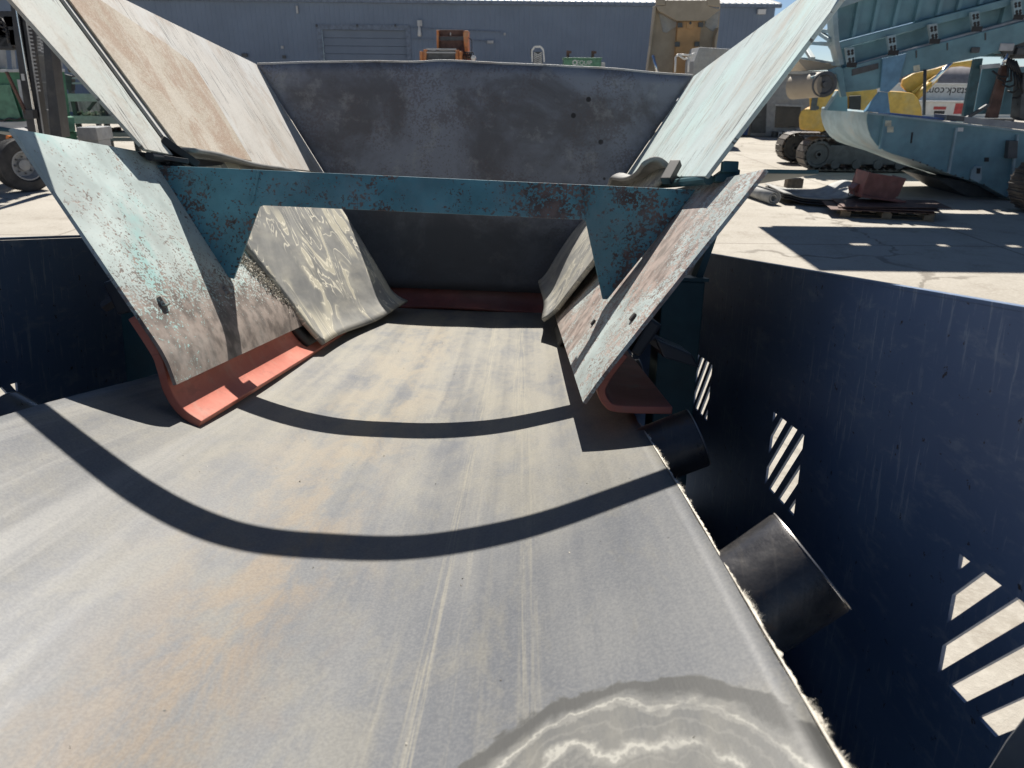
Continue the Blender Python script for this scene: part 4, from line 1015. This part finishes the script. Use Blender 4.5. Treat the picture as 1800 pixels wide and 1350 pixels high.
def white_stackers():
    Y = 27.; P = lambda u, v, dy=0: at(u, v, Y+dy)
    # upper conveyor beam with inverted lettering, lower one with red print
    specs = ((149, 177, 0, 'white conveyor frame stored upside down with black web address', True), (180, 205, -.6, 'white conveyor frame with red print below the lettered one', False))
    for v0, v1, dy, lab, txt in specs:
        a, b = P(1600, v0, dy), P(1760, v1, dy)
        t = thing('stacker_conveyor', lab, 'conveyor', (( a.x+b.x)/2, Y+dy, min(a.z, b.z)), 'stored stacker conveyors')
        z0, z1 = P(1660, v1, dy).z, P(1660, v0, dy).z; x0, x1 = a.x-1.2, b.x+2
        m = MB(); m.box((x0, Y+dy, z0), (x1, Y+dy+.06, z1)); w = m.build('web_plate', MT['white'], t, bevel=.01)
        m = MB(); m.box((x0, Y+dy-.10, z1+.002), (x1, Y+dy+.9, z1+.05)); m.build('flange', MT['white'], t, bevel=.01)
        m = MB(); m.box((x0, Y+dy-.10, z0-.05), (x1, Y+dy+.9, z0-.002)); m.build('flange', MT['white'], t, bevel=.01)
        if txt:
            c = P(1669, 160, dy); tx = text_mesh('lettering', 'estack.com', .36, MT['ink'], w, (c.x, Y+dy-.006, c.z), (R(90), R(180), 0))
        else:
            for u, vv, ww, hh in ((1652, 190, .42, .10), (1651, 197.5, .36, .10), (1686, 191, .32, .34)):
                c = P(u, vv, dy); m = MB(); m.box((c.x-ww/2, Y+dy-.005, c.z-hh/2), (c.x+ww/2, Y+dy-.001, c.z+hh/2)); m.build('logo_panel', MT['redlogo'] if vv < 196 else MT['ink'], w)
    # stands that carry them
    for u in (1640, 1730):
        p = P(u, 205, -.3); zt = P(1660, 205, -.6).z - .055
        t2 = thing('trestle', ('left' if u < 1700 else 'right') + ' grey steel trestle carrying the white stored conveyor', 'trestle', (p.x, Y, 0), 'trestles under the white conveyors')
        m = MB(); m.box((p.x-.4, Y-.55, zt-.08), (p.x+.4, Y+.3, zt)); m.build('top_beam', MT['dgrey'], t2, bevel=.01)
        for sx in (-.35, .35):
            m = MB(); m.bar((p.x+sx*.9, Y-.1, zt-.08), (p.x+sx*1.1, Y-.1, 0), .08); m.build('leg', MT['dgrey'], t2)
    # grey tank behind with pale curve
    Y2 = 31.; a, b = at(1600, 118, Y2), at(1760, 150, Y2)
    t = thing('grey_storage_tank', 'grey round topped storage tank behind the white conveyors', 'tank', ((a.x+b.x)/2, Y2, 0))
    m = MB(); r_ = .95; m.cyl((a.x, Y2, 1.95), (b.x+2, Y2, 1.95), r_, 28); autosmooth(m.build('shell', MT['mauve'], t))
    m = MB(); m.box((a.x+.4, Y2-.6, 0), (a.x+.9, Y2+.6, 1.2)); m.build('cradle', MT['dgrey'], t); m = MB(); m.box((b.x, Y2-.6, 0), (b.x+.5, Y2+.6, 1.2)); m.build('cradle', MT['dgrey'], t)
white_stackers()

# ================================================================== yard, behind the hopper
def tipper():
    Y = 32.; k = 5.193; P = lambda x, y, dy=0: at(1120 + x/k, y/k, Y+dy)
    c = P(400, 300)
    t = thing('dump_truck', 'tan dump truck with raised body showing its ochre spine', 'dump truck', (c.x, Y, 0))
    def sl(pts, dep, name, mat, dy=0, bev=.02, par=None):
        m = MB(); m.prism([P(x, y, dy) for x, y in pts], (0, dep, 0)); return m.build(name, mat, par or t, bevel=bev)
    floor = sl([(172,45),(190,85),(352,165),(640,165),(752,85),(762,45),(740,330),(690,640),(560,760),(330,760),(100,700),(130,420)], .12, 'body_floor', MT['tan'], .25)
    sl([(260,0),(640,0),(660,60),(700,72),(760,80),(630,190),(365,190),(190,95),(180,55),(258,50)], .5, 'tail_chute', MT['tan'], -.25)
    for q in ([(178,-30),(258,-30),(258,48),(178,44)], [(650,-30),(756,-30),(760,60),(640,50)]): sl(q, .3, 'tail_ear', MT['tan'], -.3)
    for q in ([(190,100),(352,178),(372,230),(270,300),(235,290)], [(752,92),(630,180),(612,235),(690,290),(735,240)]): sl(q, .03, 'side_pocket', MT['grey'], .215)
    sp = sl([(375,195),(590,190),(560,480),(540,760),(330,760)], .35, 'spine', MT['tanor'], -.1)
    sl([(455,198),(520,195),(515,262),(452,262)], .06, 'pivot_pad', MT['tanor'], -.162, .01, sp)
    for x, y in ((393,228),(583,226),(368,405),(548,403)): sl([(x-22,y-22),(x+22,y-22),(x+22,y+22),(x-22,y+22)], .09, 'rubber_stop', MT['dgrey'], -.195, .01, sp)
    m = MB(); c2 = P(485, 212, -.17); m.cyl(c2, c2+V((0,-.03,0)), .05, 14); m.build('pivot_pin', MT['dgrey'], sp)
    sl([(160,50),(178,50),(130,420),(105,640),(92,640),(122,420)], .5, 'side_rail', MT['tan'], -.15)
    sl([(715,330),(745,250),(705,640),(690,640)], .5, 'side_rail', MT['tan'], -.15)
    m = MB(); m.cyl(P(145,500,-.3), P(210,760,-.3), .06, 12); m.build('hoist_ram', MT['chrome'], t, smooth=True)
    # chassis below, hidden by the hopper but standing there
    cx_ = P(430, 400).x
    m = MB(); m.box((cx_-1.2, Y+.3, .75), (cx_+1.2, Y+5, 1.5)); m.build('chassis', MT['dgrey'], t, bevel=.05)
    for sx in (-1.25, 1.25):
        for yy in (Y+.9, Y+2.6):
            m = MB(); m.lathe([(.35,-.28),(.62,-.3),(.75,-.2),(.75,.2),(.62,.3),(.35,.28)], (cx_+sx, yy, .75), (1,0,0), 24); autosmooth(m.build('wheel', MT['tyre'], t))
    # white pump unit in front of it
    Yp = 29; Q = lambda x, y, dy=0: at(1120 + x/k, y/k, Yp+dy)
    c = Q(650, 600)
    u = thing('pipe_tank', 'pale grey slant sided tank with bent white pipes, beside the right wing', 'tank', (c.x, Yp, 0))
    m = MB(); m.prism([Q(*p) for p in ((520,560),(570,430),(900,450),(900,900),(500,900))], (0, 1.6, 0)); m.build('shell', MT['grey'], u, bevel=.03)
    zb = Q(500, 900).z; m = MB(); m.box((c.x-.5, Yp+.1, 0), (c.x+1.2, Yp+1.5, max(.1, zb-.002))); m.build('skid', MT['dgrey'], u)
    for a in (((345,660),(352,520),(375,498),(480,505),(530,488)), ((465,660),(472,530),(500,505),(530,495)), ((380,505),(430,540),(475,530))):
        m = MB(); m.path([Q(x, y, -.2) for x, y in a], .035, 10); m.build('pipe', MT['white'], u, smooth=True)
tipper()

def orange_screen():
    Y = 30.; k = 5.; P = lambda x, y, dy=0: at(720 + x/k, y/k, Y+dy)
    c = P(330, 500)
    t = thing('orange_screen_box', 'orange and dark grey screening machine beyond the rear plate', 'screening machine', (c.x, Y, 0))
    def sl(pts, dep, name, mat, dy=0, bev=.01):
        m = MB(); m.prism([P(x, y, dy) for x, y in pts], (0, dep, 0)); return m.build(name, mat, t, bevel=bev)
    sl([(235,265),(252,265),(258,520),(240,520)], .9, 'side_frame', MT['orange'], .6)
    sl([(470,290),(485,265),(512,268),(515,520),(490,520)], .9, 'side_frame', MT['orange'], .6)
    sl([(250,262),(475,262),(475,318),(250,318)], .1, 'upper_panel', MT['rust'], .9)
    sl([(255,320),(478,318),(478,352),(258,354)], .1, 'apron', MT['dgrey'], .75)
    sl([(258,356),(488,354),(492,520),(258,520)], .1, 'lower_panel', MT['rust'], .8)
    sl([(356,285),(364,285),(364,312),(356,312)], .05, 'latch', MT['white'], .84)
    sl([(88,450),(108,450),(112,540),(88,540)], .6, 'side_frame', MT['orange'])
    sl([(122,435),(150,432),(142,545),(120,545)], .5, 'side_frame', MT['orange'], .1)
    sl([(402,440),(432,438),(430,545),(405,545)], .5, 'side_frame', MT['orange'], .1)
    sl([(436,450),(460,450),(462,545),(436,545)], .6, 'side_frame', MT['orange'])
    sl([(150,440),(402,440),(402,545),(146,545)], .08, 'front_screen', MT['dgrey'], .3)
    for y in (430, 461):
        m = MB(); m.bar(P(148,y,.1), P(408,y+2,.1), .04); m.build('screen_bar', MT['lgrey'], t)
    hs = MB()
    for i in range(5):
        x = 470+i*16; hs.path([P(x, 530, .1), P(x+2, 480, .1), P(x+14, 455, .1), P(x+26, 470, .1), P(x+30, 530, .1)], .02, 6)
    hs.build('hose_bundle', MT['black'], t, smooth=True)
    m = MB(); m.path([P(515,330,.5), P(545,350,.5), P(548,420,.5), P(535,520,.5)], .015, 6); m.build('cable', MT['black'], t)
    sl([(470,490),(570,498),(570,520),(470,520)], .3, 'pump_guard', MT['orange'], .2)
    m = MB(); c1 = P(562, 510, .1); m.cyl(c1, c1+V((0,-.2,0)), .09, 14); m.build('air_filter', MT['white'], t, smooth=True)
    m = MB(); m.box((c.x-1.4, Y, 0), (c.x+1.6, Y+2.5, P(300,545).z-.01)); m.build('chassis', MT['orange'], t, bevel=.04)
orange_screen()

def chevron_conveyor():
    Y = 27.; k = 5.; P = lambda x, y, dy=0: at(720 + x/k, y/k, Y+dy)
    c = P(1125, 520)
    t = thing('chevron_conveyor', 'slim conveyor with white hoop and chevron cleats above the rear plate', 'conveyor', (c.x, Y, 0))
    m = MB(); hoop = [(1078,545),(1075,445),(1098,412),(1152,410),(1175,440),(1184,545)]
    for a, b in zip(hoop, hoop[1:]): m.bar(P(*a), P(*b), .045, .06)
    m.build('hoop', MT['white'], t)
    m = MB(); m.prism([P(*p) for p in ((1090,455),(1165,455),(1170,560),(1085,560))], (0,.08,0)); bl = m.build('belt', MT['dgrey'], t)
    for i in range(6):
        y = 462 + i*17; m = MB()
        m.bar(P(1093,y,-.02), P(1127,y+22,-.02), .035, .03); m.bar(P(1127,y+22,-.02), P(1163,y,-.02), .035, .03); m.build('cleat', MT['lgrey'], bl)
    m = MB(); m.prism([P(*p) for p in ((1062,430),(1076,430),(1080,500),(1064,500))], (0,.2,0)); m.build('drive_motor', MT['dgrey'], t)
    zt = P(1100, 560).z; m = MB(); m.box((c.x-.25, Y+.1, 0), (c.x+.25, Y+.4, zt)); m.build('stand', MT['dgrey'], t)
chevron_conveyor()

def green_bin():
    Y = 31.; k = 5.; P = lambda x, y, dy=0: at(720 + x/k, y/k, Y+dy)
    c = P(1520, 560)
    t = thing('green_sign_bin', 'small green machine with white lettering above the rear plate', 'machine', (c.x, Y, 0))
    z1 = P(1520, 518).z; x0, x1 = P(1358, 540).x, P(1685, 540).x
    m = MB(); m.box((x0, Y, .1), (x1, Y+1.2, z1)); b = m.build('cabinet', MT['lgreen'], t, bevel=.02)
    m = MB(); m.box((x0-.03, Y-.03, z1+.002), (x1+.03, Y+1.25, z1+.05)); m.build('lid', MT['lgreen'], t, bevel=.01)
    for x in (1392, 1612):
        m = MB(); q = P(x, 510); m.box((q.x-.05, Y+.2, z1+.052), (q.x+.06, Y+.35, z1+.30)); m.box((q.x+.062, Y+.2, z1+.2), (q.x+.14, Y+.32, z1+.29)); m.build('lifting_lug', MT['rust'], t)
    q = P(1535, 553); text_mesh('lettering', 'EQUIP', .22, MT['white'], b, (q.x, Y-.005, q.z), (R(90), 0, 0))
    q = P(1452, 550); m = MB(); m.lathe([(.06,0),(.10,0),(.10,.006),(.06,.006)], (q.x, Y-.001, q.z), (0,-1,0), 18); m.build('emblem', MT['white'], b)
    m = MB(); m.box((x1+.002, Y+.05, .1), (x1+.16, Y+.6, z1-.12)); m.build('side_box', MT['lgrey'], t, bevel=.01)
    for x in (x0+.1, x1-.3): m = MB(); m.box((x, Y+.1, 0), (x+.2, Y+1.1, .099)); m.build('skid', MT['dgrey'], t)
green_bin()

# ================================================================== yard, left side
def forklift():
    Y = 15.6; k = 3.97; P = lambda x, y, dy=0: at(x/k, y/k, Y+dy)
    c = on_ground(40, 336)
    t = thing('mast_forklift', 'big black mast forklift with silver chains at the left edge', 'forklift', (c.x, c.y, 0))
    def sl(pts, dep, name, mat, dy=0, bev=.008, par=None):
        m = MB(); m.prism([P(x, y, dy) for x, y in pts], (0, dep, 0)); return m.build(name, mat, par or t, bevel=bev)
    up = lambda x0, y0, x1, y1, y: x0 + (x1-x0)*(y-y0)/(y1-y0)
    # outer rail left, inner rail left, right rail
    sl([(60,-60),(92,-60),(262,960),(200,960),(120,420)], .3, 'mast_rail', MT['blackpaint'], 0)
    sl([(86,-60),(93,-60),(266,960),(258,960)], .05, 'wear_strip', MT['chrome'], -.06)
    sl([(128,-60),(146,-60),(302,960),(268,960)], .25, 'inner_rail', MT['blackpaint'], .05)
    sl([(146,-60),(150,-60),(306,960),(302,960)], .04, 'rail_edge', MT['lgrey'], .0)
    sl([(270,-60),(300,-60),(432,960),(352,960)], .3, 'mast_rail', MT['blackpaint'], 0)
    sl([(150,-60),(275,-60),(360,960),(304,960)], .02, 'back_plate', MT['grey'], .5, 0)
    for y in (180, 385, 575, 770):
        x0 = up(148,-60,304,960,y); x1 = up(272,-60,356,960,y)
        sl([(x0,y-4),(x1,y-4),(x1,y+4),(x0,y+4)], .12, 'cross_bar', MT['lgrey'], .3, 0)
    for (xa, ya, xb, yb, n_) in ((168,20,262,640,46), (272,165,292,370,18)):
        m = MB()
        for i in range(n_):
            f0 = i/n_; p = P(xa+(xb-xa)*f0, ya+(yb-ya)*f0, .1); q = P(xa+(xb-xa)*(f0+.8/n_), ya+(yb-ya)*(f0+.8/n_), .1)
            off = V((.03 if i % 2 else -.03, 0, 0)); m.bar(p+off, q+off, .055, .04)
        m.build('lift_chain', MT['lgrey'], t)
    for i in range(14):
        x = random.uniform(-60, 75); y = random.uniform(100, 300); cc = P(x, y, .3); s_ = random.uniform(.08, .22); m = MB()
        m.box((cc.x-s_, cc.y, cc.z-s_), (cc.x+s_, cc.y+.3, cc.z+s_*.7)); m.build('hydraulic_part', MT['blackpaint'] if i % 4 else MT['lgrey'], t, bevel=.02)
    hs = MB()
    for i in range(4): hs.path([P(-40+i*20, 120+i*30, .1), P(10+i*12, 130+i*32, .1), P(45+i*6, 190+i*25, .1), P(60, 300, .1)], .022, 6)
    hs.build('hydraulic_hose', MT['black'], t, smooth=True)
    sl([(145,515),(165,515),(175,562),(152,562)], .02, 'plate_label', MT['lgrey'], -.025, 0)
    sl([(30,500),(46,500),(185,790),(170,800)], .06, 'tie_rod', MT['rust'], -.2, .01)
    sl([(155,765),(225,765),(235,830),(165,830)], .15, 'clamp', MT['blackpaint'], -.2, .01)
    # chassis, bumpers, wheel
    sl([(-120,870),(80,890),(95,925),(75,1000),(60,1180),(-120,1200)], 2.0, 'chassis', MT['blackpaint'], .3, .02)
    m = MB(); f_ = [P(x, y, -.1) for x, y in ((-120,905),(-20,895),(60,900),(110,925),(130,960),(118,965),(95,940),(55,918),(-20,912),(-120,922))]
    m.prism(f_, (0,.5,0)); m.build('fender', MT['blackpaint'], t, bevel=.01)
    sl([(-120,1035),(46,1015),(52,1055),(-120,1080)], .25, 'bumper_bar', MT['white'], -.2, .015)
    sl([(-120,1195),(70,1172),(78,1215),(-120,1240)], .25, 'bumper_bar', MT['white'], -.2, .015)
    sl([(38,945),(64,948),(66,988),(40,985)], .1, 'marker_light', MT['amber'], -.25, .02)
    wc = at(41, 292, 15.35); wc.z = .53; ax = V((.86, -.50, 0)).normalized(); r_ = .525
    m = MB(); prof = [(.30,.16),(.33,.20),(.46,.205),(.52,.18),(r_,.13)]
    for i in range(7):
        a = .13 - i*.043; prof += [(r_, a), (r_, a-.030), (r_-.018, a-.033), (r_-.018, a-.041)]
    prof += [(r_,-.17),(.50,-.20),(.33,-.2),(.30,-.16)]
    m.lathe(prof, wc, ax, 40); ty = autosmooth(m.build('wheel', MT['tyre'], t), 30)
    m = MB(); m.lathe([(.30,.16),(.30,.175),(.275,.175),(.25,.10),(.22,.02),(.12,.0),(.11,.07),(.07,.08),(0,.08),(0,-.15),(.28,-.15)], wc, ax, 32); ri = autosmooth(m.build('rim', MT['grey'], ty), 30)
    x_ = ax.cross(V((0,0,1))).normalized()
    for i in range(8):
        a = 2*math.pi*i/8; p = wc + ax*.02 + (x_*math.cos(a)+V((0,0,1))*math.sin(a))*.165
        m = MB(); m.cyl(p, p+ax*.035, .018, 6); m.build('wheel_nut', MT['dgrey'], ty)
forklift()

def green_machine():
    Y = 19.; k = 3.97; P = lambda x, y, dy=0: at(x/k, y/k, Y+dy)
    c = P(240, 700)
    t = thing('green_feeder', 'dark green steel feeder with grey hopper behind the black mast', 'feeder', (c.x, Y, 0))
    def sl(pts, dep, name, mat, dy=0, bev=.012, par=None):
        m = MB(); m.prism([P(x, y, dy) for x, y in pts], (-dep*.72, dep, 0)); return m.build(name, mat, par or t, bevel=bev)
    body = sl([(-150,500),(448,498),(492,812),(425,1000),(-150,1000)], 1.8, 'body', MT['green'], .05)
    sl([(-150,484),(452,482),(454,502),(-150,505)], .3, 'top_flange', MT['lgrey'], -.05, .008)
    sl([(330,300),(428,345),(440,480),(345,480)], 1.0, 'hopper_side', MT['grey'], .2)
    sl([(332,318),(425,362),(427,378),(334,334)], .12, 'hopper_rib', MT['lgrey'], .075, .006)
    sl([(338,372),(430,412),(431,428),(340,388)], .12, 'hopper_rib', MT['lgrey'], .075, .006)
    sl([(-150,320),(38,310),(52,480),(-150,482)], .8, 'hopper_side', MT['grey'], .3)
    sl([(75,310),(100,320),(115,480),(88,480)], .2, 'hopper_rib', MT['grey'], .1, .006)
    sg = sl([(370,546),(398,548),(434,798),(412,800)], .03, 'sign_panel', MT['white'], .018, .004, body)
    sl([(392,665),(408,668),(424,790),(408,790)], .004, 'sign_print', MT['dgrey'], .012, 0, sg)
    sl([(372,556),(384,556),(386,572),(374,572)], .004, 'sign_emblem', MT['redlogo'], .012, 0, sg)
    sl([(424,718),(450,720),(455,752),(430,752)], .01, 'data_plate', MT['lgrey'], .035, 0, body)
    door = sl([(-150,590),(70,590),(148,830),(-150,838)], .05, 'access_door', MT['lgreen'], -.02, .01, body)
    sl([(118,555),(150,556),(185,820),(165,825)], .04, 'door_post', MT['lgrey'], -.01, .004, body)
    sl([(-150,850),(185,850),(190,866),(-150,868)], .2, 'lower_flange', MT['lgrey'], -.1, .006)
    ch = MB(); pts = [P(-60+i*14, 842-6*math.sin(i*.9)-i*1.0, -.08) for i in range(16)]; ch.path(pts, .022, 6); ch.build('chain', MT['bolt'], t)
    bx = sl([(416,820),(518,818),(528,915),(432,930)], .7, 'control_box', MT['lgreen'], -.55, .015)
    sl([(455,868),(475,868),(477,885),(457,885)], .03, 'lock', MT['rust'], -.585, .004, bx)
    sl([(440,932),(530,918),(540,975),(442,975)], .5, 'box_leg', MT['green'], -.4, .01)
    m = MB(); q = P(100, 1000); m.box((q.x-1.5, Y+.1, 0), (q.x+1.2, Y+1.6, max(.1, q.z-.002))); m.build('skid', MT['dgrey'], t)
    # low grey green tub to the right of the box
    a, b = at(133, 224, 18.2), at(173, 247, 18.2)
    t2 = thing('grey_green_tub', 'low grey green steel tub on legs beside the green control box', 'tub', ((a.x+b.x)/2, 18.2, 0))
    m = MB(); m.box((a.x, 18.2, b.z), (b.x, 18.9, a.z)); m.build('tub_body', MT['grey'], t2, bevel=.015)
    m = MB(); m.box((a.x+.05, 18.25, b.z-.22), (b.x-.03, 18.8, b.z-.002)); m.build('tub_base', MT['grey'], t2, bevel=.015)
    for x in (a.x+.1, b.x-.2): m = MB(); m.box((x, 18.3, 0), (x+.1, 18.75, max(.05, b.z-.222))); m.build('leg', MT['dgrey'], t2)
green_machine()

def racks():
    k = 6.139; Y = 22.; P = lambda x, y, dy=0: at(80 + x/k, 60 + y/k, Y+dy)
    c = P(550, 1150)
    t = thing('steel_rack', 'grey steel storage rack loaded with sections behind the left wing', 'storage rack', (c.x, Y, 0))
    def ln(p, q, w, name, mat, dy=0, h=None):
        m = MB(); m.bar(P(*p, dy), P(*q, dy), w, h); return m.build(name, mat, t, bevel=.006)
    zb = 0
    for x in (300, 610, 900, 1150):
        p = P(x, 720); m = MB(); m.box((p.x-.06, Y-.05, 0), (p.x+.06, Y+.07, p.z)); m.build('upright', MT['dgrey'], t)
        p2 = P(x, 720, 1.2); m = MB(); m.box((p2.x-.06, Y+1.15, 0), (p2.x+.06, Y+1.27, p2.z+.6)); m.build('upright', MT['dgrey'], t)
    for y, w in ((665,.12),(705,.10),(905,.13),(945,.10),(1080,.12),(1130,.10)):
        ln((230,y),(1400,y+10), w, 'shelf_beam', MT['lgrey'] if y % 2 else MT['grey'], -.1)
    ln((540,720),(460,820), .07, 'brace', MT['dgrey'], -.05)
    zs = {700: P(500,700).z, 900: P(500,900).z, 1070: P(500,1070).z}
    for key, z in zs.items():
        m = MB(); a, b = P(200, key), P(1450, key); m.box((a.x, Y, z-.02), (b.x, Y+1.2, z)); m.build('shelf_deck', MT['grey'], t)
    # corrugated sheet stored behind
    m = MB(); a, b = P(230, 720, 1.4), P(1500, 850, 1.4); n = 60
    vs = []
    for z in (b.z, a.z):
        for i in range(n+1): vs.append((a.x+(b.x-a.x)*i/n, Y+1.4+(.04 if i % 2 else 0), z))
    m.add(vs, [(i, i+1, n+2+i, n+1+i) for i in range(n)]); tag(m.build('corrugated_sheet', MT['lgrey'], loc=(c.x, Y+1.4, b.z), solid=.006), 'pale corrugated sheet standing at the back of the steel rack', 'metal sheet')
    random.seed(5)
    stock = []
    for i in range(34):
        key = random.choice((700, 900, 1070)); z = zs[key]; x0 = random.uniform(250, 900); L_ = random.uniform(60, 420); s_ = random.uniform(.04, .13)
        a = P(x0, key).x; b = P(x0+L_, key).x; yy = Y + random.uniform(.08, 1.0); m = MB(); kind = i % 3
        if kind == 0:
            m.box((a, yy, z+.002), (b, yy+s_, z+s_)); nm, lb = 'steel_bar', 'square steel bar'
        elif kind == 1:
            m.cyl((a, yy, z+s_/2+.002), (b, yy+.1, z+s_/2+.002), s_/2, 10); nm, lb = 'steel_pipe', 'round steel pipe'
        else:
            w_ = min(b-a, .45); m.prism([(a, yy, z+.002), (a+w_, yy, z+.002), (a+w_, yy, z+.03), (a+.03, yy, z+.03), (a+.03, yy, z+s_*2), (a, yy, z+s_*2)], (0, .35, 0)); nm, lb = 'steel_angle', 'bent steel angle offcut'
        stock.append((key, a, tag(m.build(nm, [MT['dgrey'], MT['rust'], MT['grey'], MT['lgrey']][i % 4], loc=(a, yy, z)), lb, nm.replace('_', ' '), 'loose steel stock on the rack'), ('dark', 'rusty', 'grey', 'pale')[i % 4]))
    ORD = 'first second third fourth fifth sixth seventh eighth ninth tenth eleventh twelfth thirteenth fourteenth fifteenth sixteenth seventeenth eighteenth nineteenth twentieth'.split()
    for key, shelf in ((700, 'upper'), (900, 'middle'), (1070, 'lowest')):
        for j, (_, _, o, colr) in enumerate(sorted((q for q in stock if q[0] == key), key=lambda q: q[1])):
            o['label'] = colr + ' ' + o['label'] + ', ' + ORD[j] + ' from the left on the rack\'s ' + shelf + ' shelf'
    hs = MB()
    for i in range(10):
        x = random.uniform(330, 520); y = 850+random.uniform(-15, 20); pts = [P(x+j*18+random.uniform(-14,14), y+random.uniform(-20, 30), random.uniform(-.15, .1)) for j in range(8)]
        hs.path(pts, .018, 5)
    tag(hs.build('tangled_cable', MT['cream'], loc=P(430, 870)), 'tangle of pale cable hanging off the middle shelf', 'cable')
    # top tier with handrail and pallet
    top = MB(); a, b = P(200, 412), P(1200, 412); top.box((a.x, Y+.3, a.z-.06), (b.x, Y+1.6, a.z)); top.build('top_deck', MT['lgrey'], t)
    for y in (475, 530): ln((240,y),(1000,y+4), .05, 'guard_rail', MT['lgrey'], .2)
    for x in (262, 470, 760): ln((x,440),(x,600), .08 if x > 300 else .2, 'rail_post', MT['dgrey'], .25)
    m = MB(); a, b = P(235, 352, .4), P(345, 405, .4)
    pt = thing('wooden_crate', 'small wooden crate sitting on top of the steel rack', 'crate', ((a.x+b.x)/2, Y+.4, b.z))
    zt, z0 = a.z, P(280, 412).z+.002
    for (x0, x1, z_0, z_1) in ((a.x, b.x, zt-.08, zt), (a.x, b.x, z0, z0+.06), (a.x, a.x+.07, z0+.062, zt-.082), (b.x-.07, b.x, z0+.062, zt-.082)):
        m = MB(); m.box((x0, Y+.4, z_0), (x1, Y+.9, z_1)); m.build('crate_board', MT['wood'], pt, bevel=.004)
    m = MB(); m.box((a.x+.08, Y+.84, z0+.064), (b.x-.08, Y+.86, zt-.084)); m.build('back_board', MT['wood'], pt)
    c5 = on_ground(245, 246); m = MB(); m.box((c5.x-.35, c5.y, 0.002), (c5.x+.45, c5.y+.1, .09)); tag(m.build('white_beam', MT['white'], bevel=.006, loc=(c5.x, c5.y, 0)), 'short white beam lying on the concrete below the rack', 'beam')
    c6 = at(95, 75, 24); t3 = thing('grey_conveyor_frame', 'grey conveyor frame standing high behind the green feeder', 'conveyor', (c6.x, 24, 0))
    m = MB(); m.box((c6.x-1.0, 24, 2.9), (c6.x+1.1, 24.8, 3.5)); m.build('side_frame', MT['lgrey'], t3, bevel=.02)
    m = MB(); m.box((c6.x-1.1, 24.1, 3.55), (c6.x+.6, 24.6, 3.95)); m.build('drive_guard', MT['dgrey'], t3, bevel=.03)
    for x in (-.7, .6): m = MB(); m.box((c6.x+x, 24.3, 0), (c6.x+x+.12, 24.42, 2.899)); m.build('leg', MT['dgrey'], t3)
racks()

bpy.context.view_layer.update()
